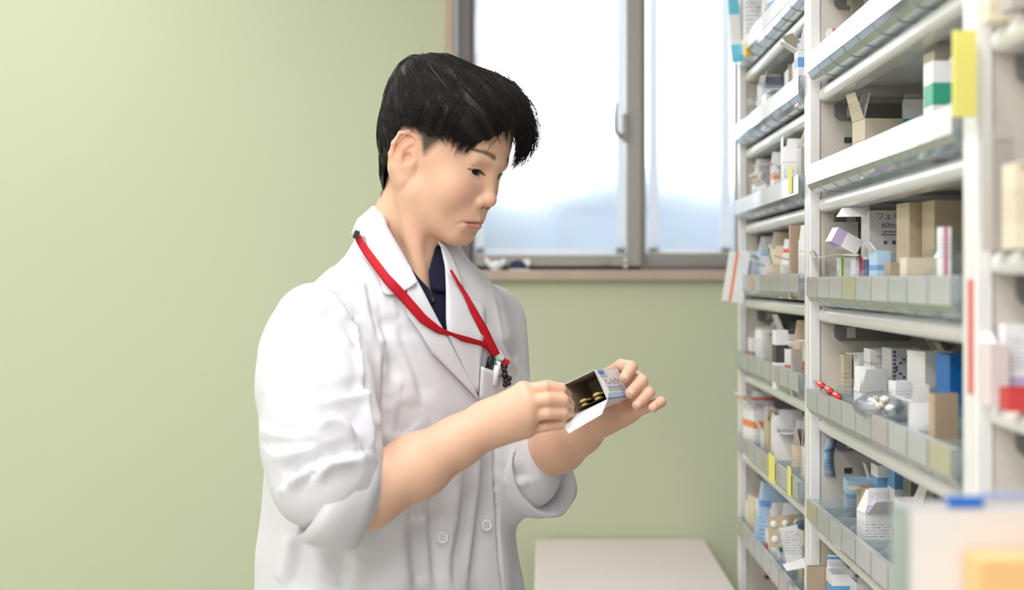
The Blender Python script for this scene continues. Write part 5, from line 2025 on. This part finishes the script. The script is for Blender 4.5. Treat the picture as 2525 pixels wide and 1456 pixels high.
cord = [(1244, 905), (1243, 912), (1246, 919), (1244, 926), (1250, 930), (1256, 934), (1248, 940), (1254, 946), (1246, 950)]
for i, (x, y) in enumerate(cord):
    MB().sphere(W(x, y, yl - .004 - .002 * (i % 2)), .0038 if i % 3 else .0046, 10, 8).build('bead', M['black'], lan, smooth=True)
# pens standing in the breast pocket
pk = hit(1205, 905, [bvh_c])
yp = (pk[0].y if pk else 2.19) - .0050
pen = empty('pen', W(1205, 925, yp), 'black capped pen clipped in the breast pocket', 'pen', 'pens in the breast pocket')
MB().tube([W(1212, 880, yp), W(1211, 884, yp), W(1202, 920, yp), W(1196, 950, yp)], [.0032, .0050, .0052, .0050], 12).build('barrel', M['black'], pen, smooth=True)
MB().tube([W(1207, 884, yp - .006), W(1203, 908, yp - .0065)], .0012, 6).build('clip', M['black'], pen, smooth=True)
M['teal'] = mat('teal_plastic', lin((60, 170, 160)), 0.3)
pn2 = empty('marker_pen', W(1226, 925, yp), 'white and teal marker pen next to the black pen in the pocket', 'pen', 'pens in the breast pocket')
MB().tube([W(1229, 892, yp), W(1224, 914, yp), W(1217, 950, yp)], [.0040, .0046, .0046], 12).build('barrel', M['white_gloss'], pn2, smooth=True)
MB().tube([W(1228, 888, yp), W(1226, 900, yp)], [.0030, .0044], 12).build('cap', M['teal'], pn2, smooth=True)

# ------------------------------------------------------------------ the opened carton in the hands
def c3(x, y, d):
    """pixel offset vector (x right, y down, d away) -> metres at the carton's depth"""
    k = 2.09 / FPX
    return Vector((x * k, d * k, -y * k))


A0 = W(1466, 912, 2.092)
e1, e2, e3 = c3(78, -40, -29), c3(32, 73, -14.7), c3(64, 4.0, 167)
# orthonormal frame with the carton's true size
ux = e1.normalized()
uz = (e2 - ux * e2.dot(ux)).normalized()
uy = ux.cross(uz)
if uy.dot(e3) < 0:
    uy = -uy
L1, L2, L3 = e1.length, e2.length, e3.length
O = A0 - ux * L1                    # top-left corner of the mouth
hc = empty('opened_carton', A0 + ux * (-L1 / 2) + uz * L2, 'small white and blue medicine carton, open end up, held in both hands', 'carton')


def bp(a, b, c):
    return O + ux * a + uz * b + uy * c


def slab(name, pts, th, nrm, m, par):
    vs = list(pts) + [p + nrm * th for p in pts]
    n = len(pts)
    fs = [tuple(range(n))[::-1], tuple(range(n, 2 * n))] + [(i, (i + 1) % n, n + (i + 1) % n, n + i) for i in range(n)]
    return MB().add(vs, fs).build(name, m, par)


M['board_in'] = mat('carton_inside_grey', lin((176, 160, 138)), 0.85)
M['board_w'] = mat('carton_white_gloss', (0.85, 0.85, 0.87), 0.3)
th = .0006


def wall(name, p4, inward, mo):
    o = slab(name, p4, th, inward, mo, hc)
    i4 = [p + inward * (th + .00005) for p in p4]
    MB().add(i4, [(0, 1, 2, 3)]).build('inner_face', M['board_in'], o)
    return o


top = wall('top_panel', [bp(0, 0, 0), bp(L1, 0, 0), bp(L1, 0, L3), bp(0, 0, L3)], uz, M['board_w'])
bot = wall('bottom_panel', [bp(0, L2, 0), bp(L1, L2, 0), bp(L1, L2, L3), bp(0, L2, L3)], -uz, M['board_w'])
lef = wall('side_panel', [bp(0, 0, 0), bp(0, L2, 0), bp(0, L2, L3), bp(0, 0, L3)], ux, M['board_w'])
fro = wall('printed_panel', [bp(L1, 0, 0), bp(L1, L2, 0), bp(L1, L2, L3), bp(L1, 0, L3)], -ux, M['board_w'])
end = wall('end_panel', [bp(0, 0, L3), bp(L1, 0, L3), bp(L1, L2, L3), bp(0, L2, L3)], -uy, M['board_w'])
# flaps of the open end: the big one hangs from the lower edge, small dust flaps
F1 = [bp(0, L2, 0), bp(L1, L2, 0), bp(L1 * .98, L2 * 1.02, -.0) + (uz * .30 - uy * .03 + ux * -.22).normalized() * .006, bp(0, L2, 0)]
fv = (W(1392, 1050, 2.075) - W(1415, 1036, 2.088))
fl1 = [bp(0, L2, 0), bp(L1, L2, 0), W(1484, 1022, 2.070), W(1402, 1070, 2.070), W(1390, 1051, 2.078)]
slab('tuck_flap', fl1, th, -uz, M['board_w'], hc)
slab('dust_flap', [bp(L1, 0.02 * L2, 0), bp(L1, L2 * .98, 0), bp(L1, L2 * .98, 0) + (ux * .8 - uy * .9) * .010 + uz * -.006, bp(L1, L2 * .12, 0) + (ux * .5 - uy * .9) * .009], th, ux, M['board_w'], hc)
slab('dust_flap', [bp(0, L2 * .5, 0), bp(0, L2 * .98, 0), bp(0, L2 * .95, 0) - uy * .008 - ux * .003, bp(0, L2 * .6, 0) - uy * .007 - ux * .003], th, ux, M['board_in'], hc)
# print on the panels: blue edge line, blue corner mark and lines of small lettering
M['blue_print'] = mat('blue_print', lin((66, 128, 208)), 0.35)
M['pale_blue_print'] = mat('pale_blue_print', lin((176, 204, 232)), 0.35)
rot = Matrix((uy, -uz, ux)).transposed()      # local x along the carton, y up, z out of the printed panel


def mark(c0, c1, b0, b1, m, par, nm='print'):
    q = ux * .0003
    slab(nm, [bp(L1, b1, c0) + q, bp(L1, b1, c1) + q, bp(L1, b0, c1) + q, bp(L1, b0, c0) + q], .0001, ux, m, par)


mark(0, L3, L2 * .955, L2 * .995, M['blue_print'], fro)
mark(L3 * .03, L3 * .34, L2 * .05, L2 * .17, M['blue_print'], fro)
mark(0, L3, L2 * .80, L2 * .95, M['pale_blue_print'], fro)
mark(L3 * .0, L3 * .40, L2 * .18, L2 * .26, M['pale_blue_print'], fro)


_r = random.Random(8)


def strokes(c0, c1, b, size, m):
    """a line of blurred small print: short strokes grouped like characters"""
    mb = MB()
    c = c0
    q = ux * .00035
    while c < c1 - size * .8:
        for _ in range(4):
            if _r.random() < .5:
                a0, a1 = c + _r.uniform(0, .3) * size, c + _r.uniform(.55, .85) * size
                z0 = b + _r.uniform(-.45, .35) * size
                z1 = z0 + size * .11
            else:
                a0 = c + _r.uniform(.05, .75) * size
                a1 = a0 + size * .11
                z0, z1 = b - _r.uniform(.2, .5) * size, b + _r.uniform(.2, .5) * size
            p = [bp(L1, z1, a0) + q, bp(L1, z1, a1) + q, bp(L1, z0, a1) + q, bp(L1, z0, a0) + q]
            mb.add(p, [(0, 1, 2, 3)])
        c += size * 1.05
    mb.build('print', m, fro)


strokes(L3 * .22, L3 * .86, L2 * .42, .0088, M['ink_grey'])
strokes(L3 * .24, L3 * .80, L2 * .62, .0046, M['ink_blue'])
strokes(L3 * .24, L3 * .84, L2 * .71, .0030, M['ink_grey'])
# blister pack lying in the carton
bl = empty('blister_pack', bp(L1 * .5, L2 * .9, L3 * .4), 'dark blister pack with yellow tablets inside the carton held in the hands', 'blister pack')
M['blister_dark'] = mat('amber_blister', lin((52, 40, 28)), 0.2)
M['tab_yellow'] = mat('yellow_tablet', lin((206, 180, 110)), 0.5)
for k in range(2):
    b0 = L2 * (.90 - .13 * k)
    slab('sheet', [bp(L1 * .12, b0, -.002 + .004 * k), bp(L1 * .93, b0, -.002 + .004 * k), bp(L1 * .93, b0, L3 * .8), bp(L1 * .12, b0, L3 * .8)], .0012, -uz, M['blister_dark'], bl)
    for i in range(2):
        for j in range(3):
            c = bp(L1 * (.30 + .42 * i), b0, .008 + .02 * j) - uz * .0030
            Mq = Matrix((ux, uy, uz)).transposed()
            MB().sphere(c, (.0056, .0070, .0026), 12, 8, Mq).build('tablet', M['tab_yellow'], bl, smooth=True)
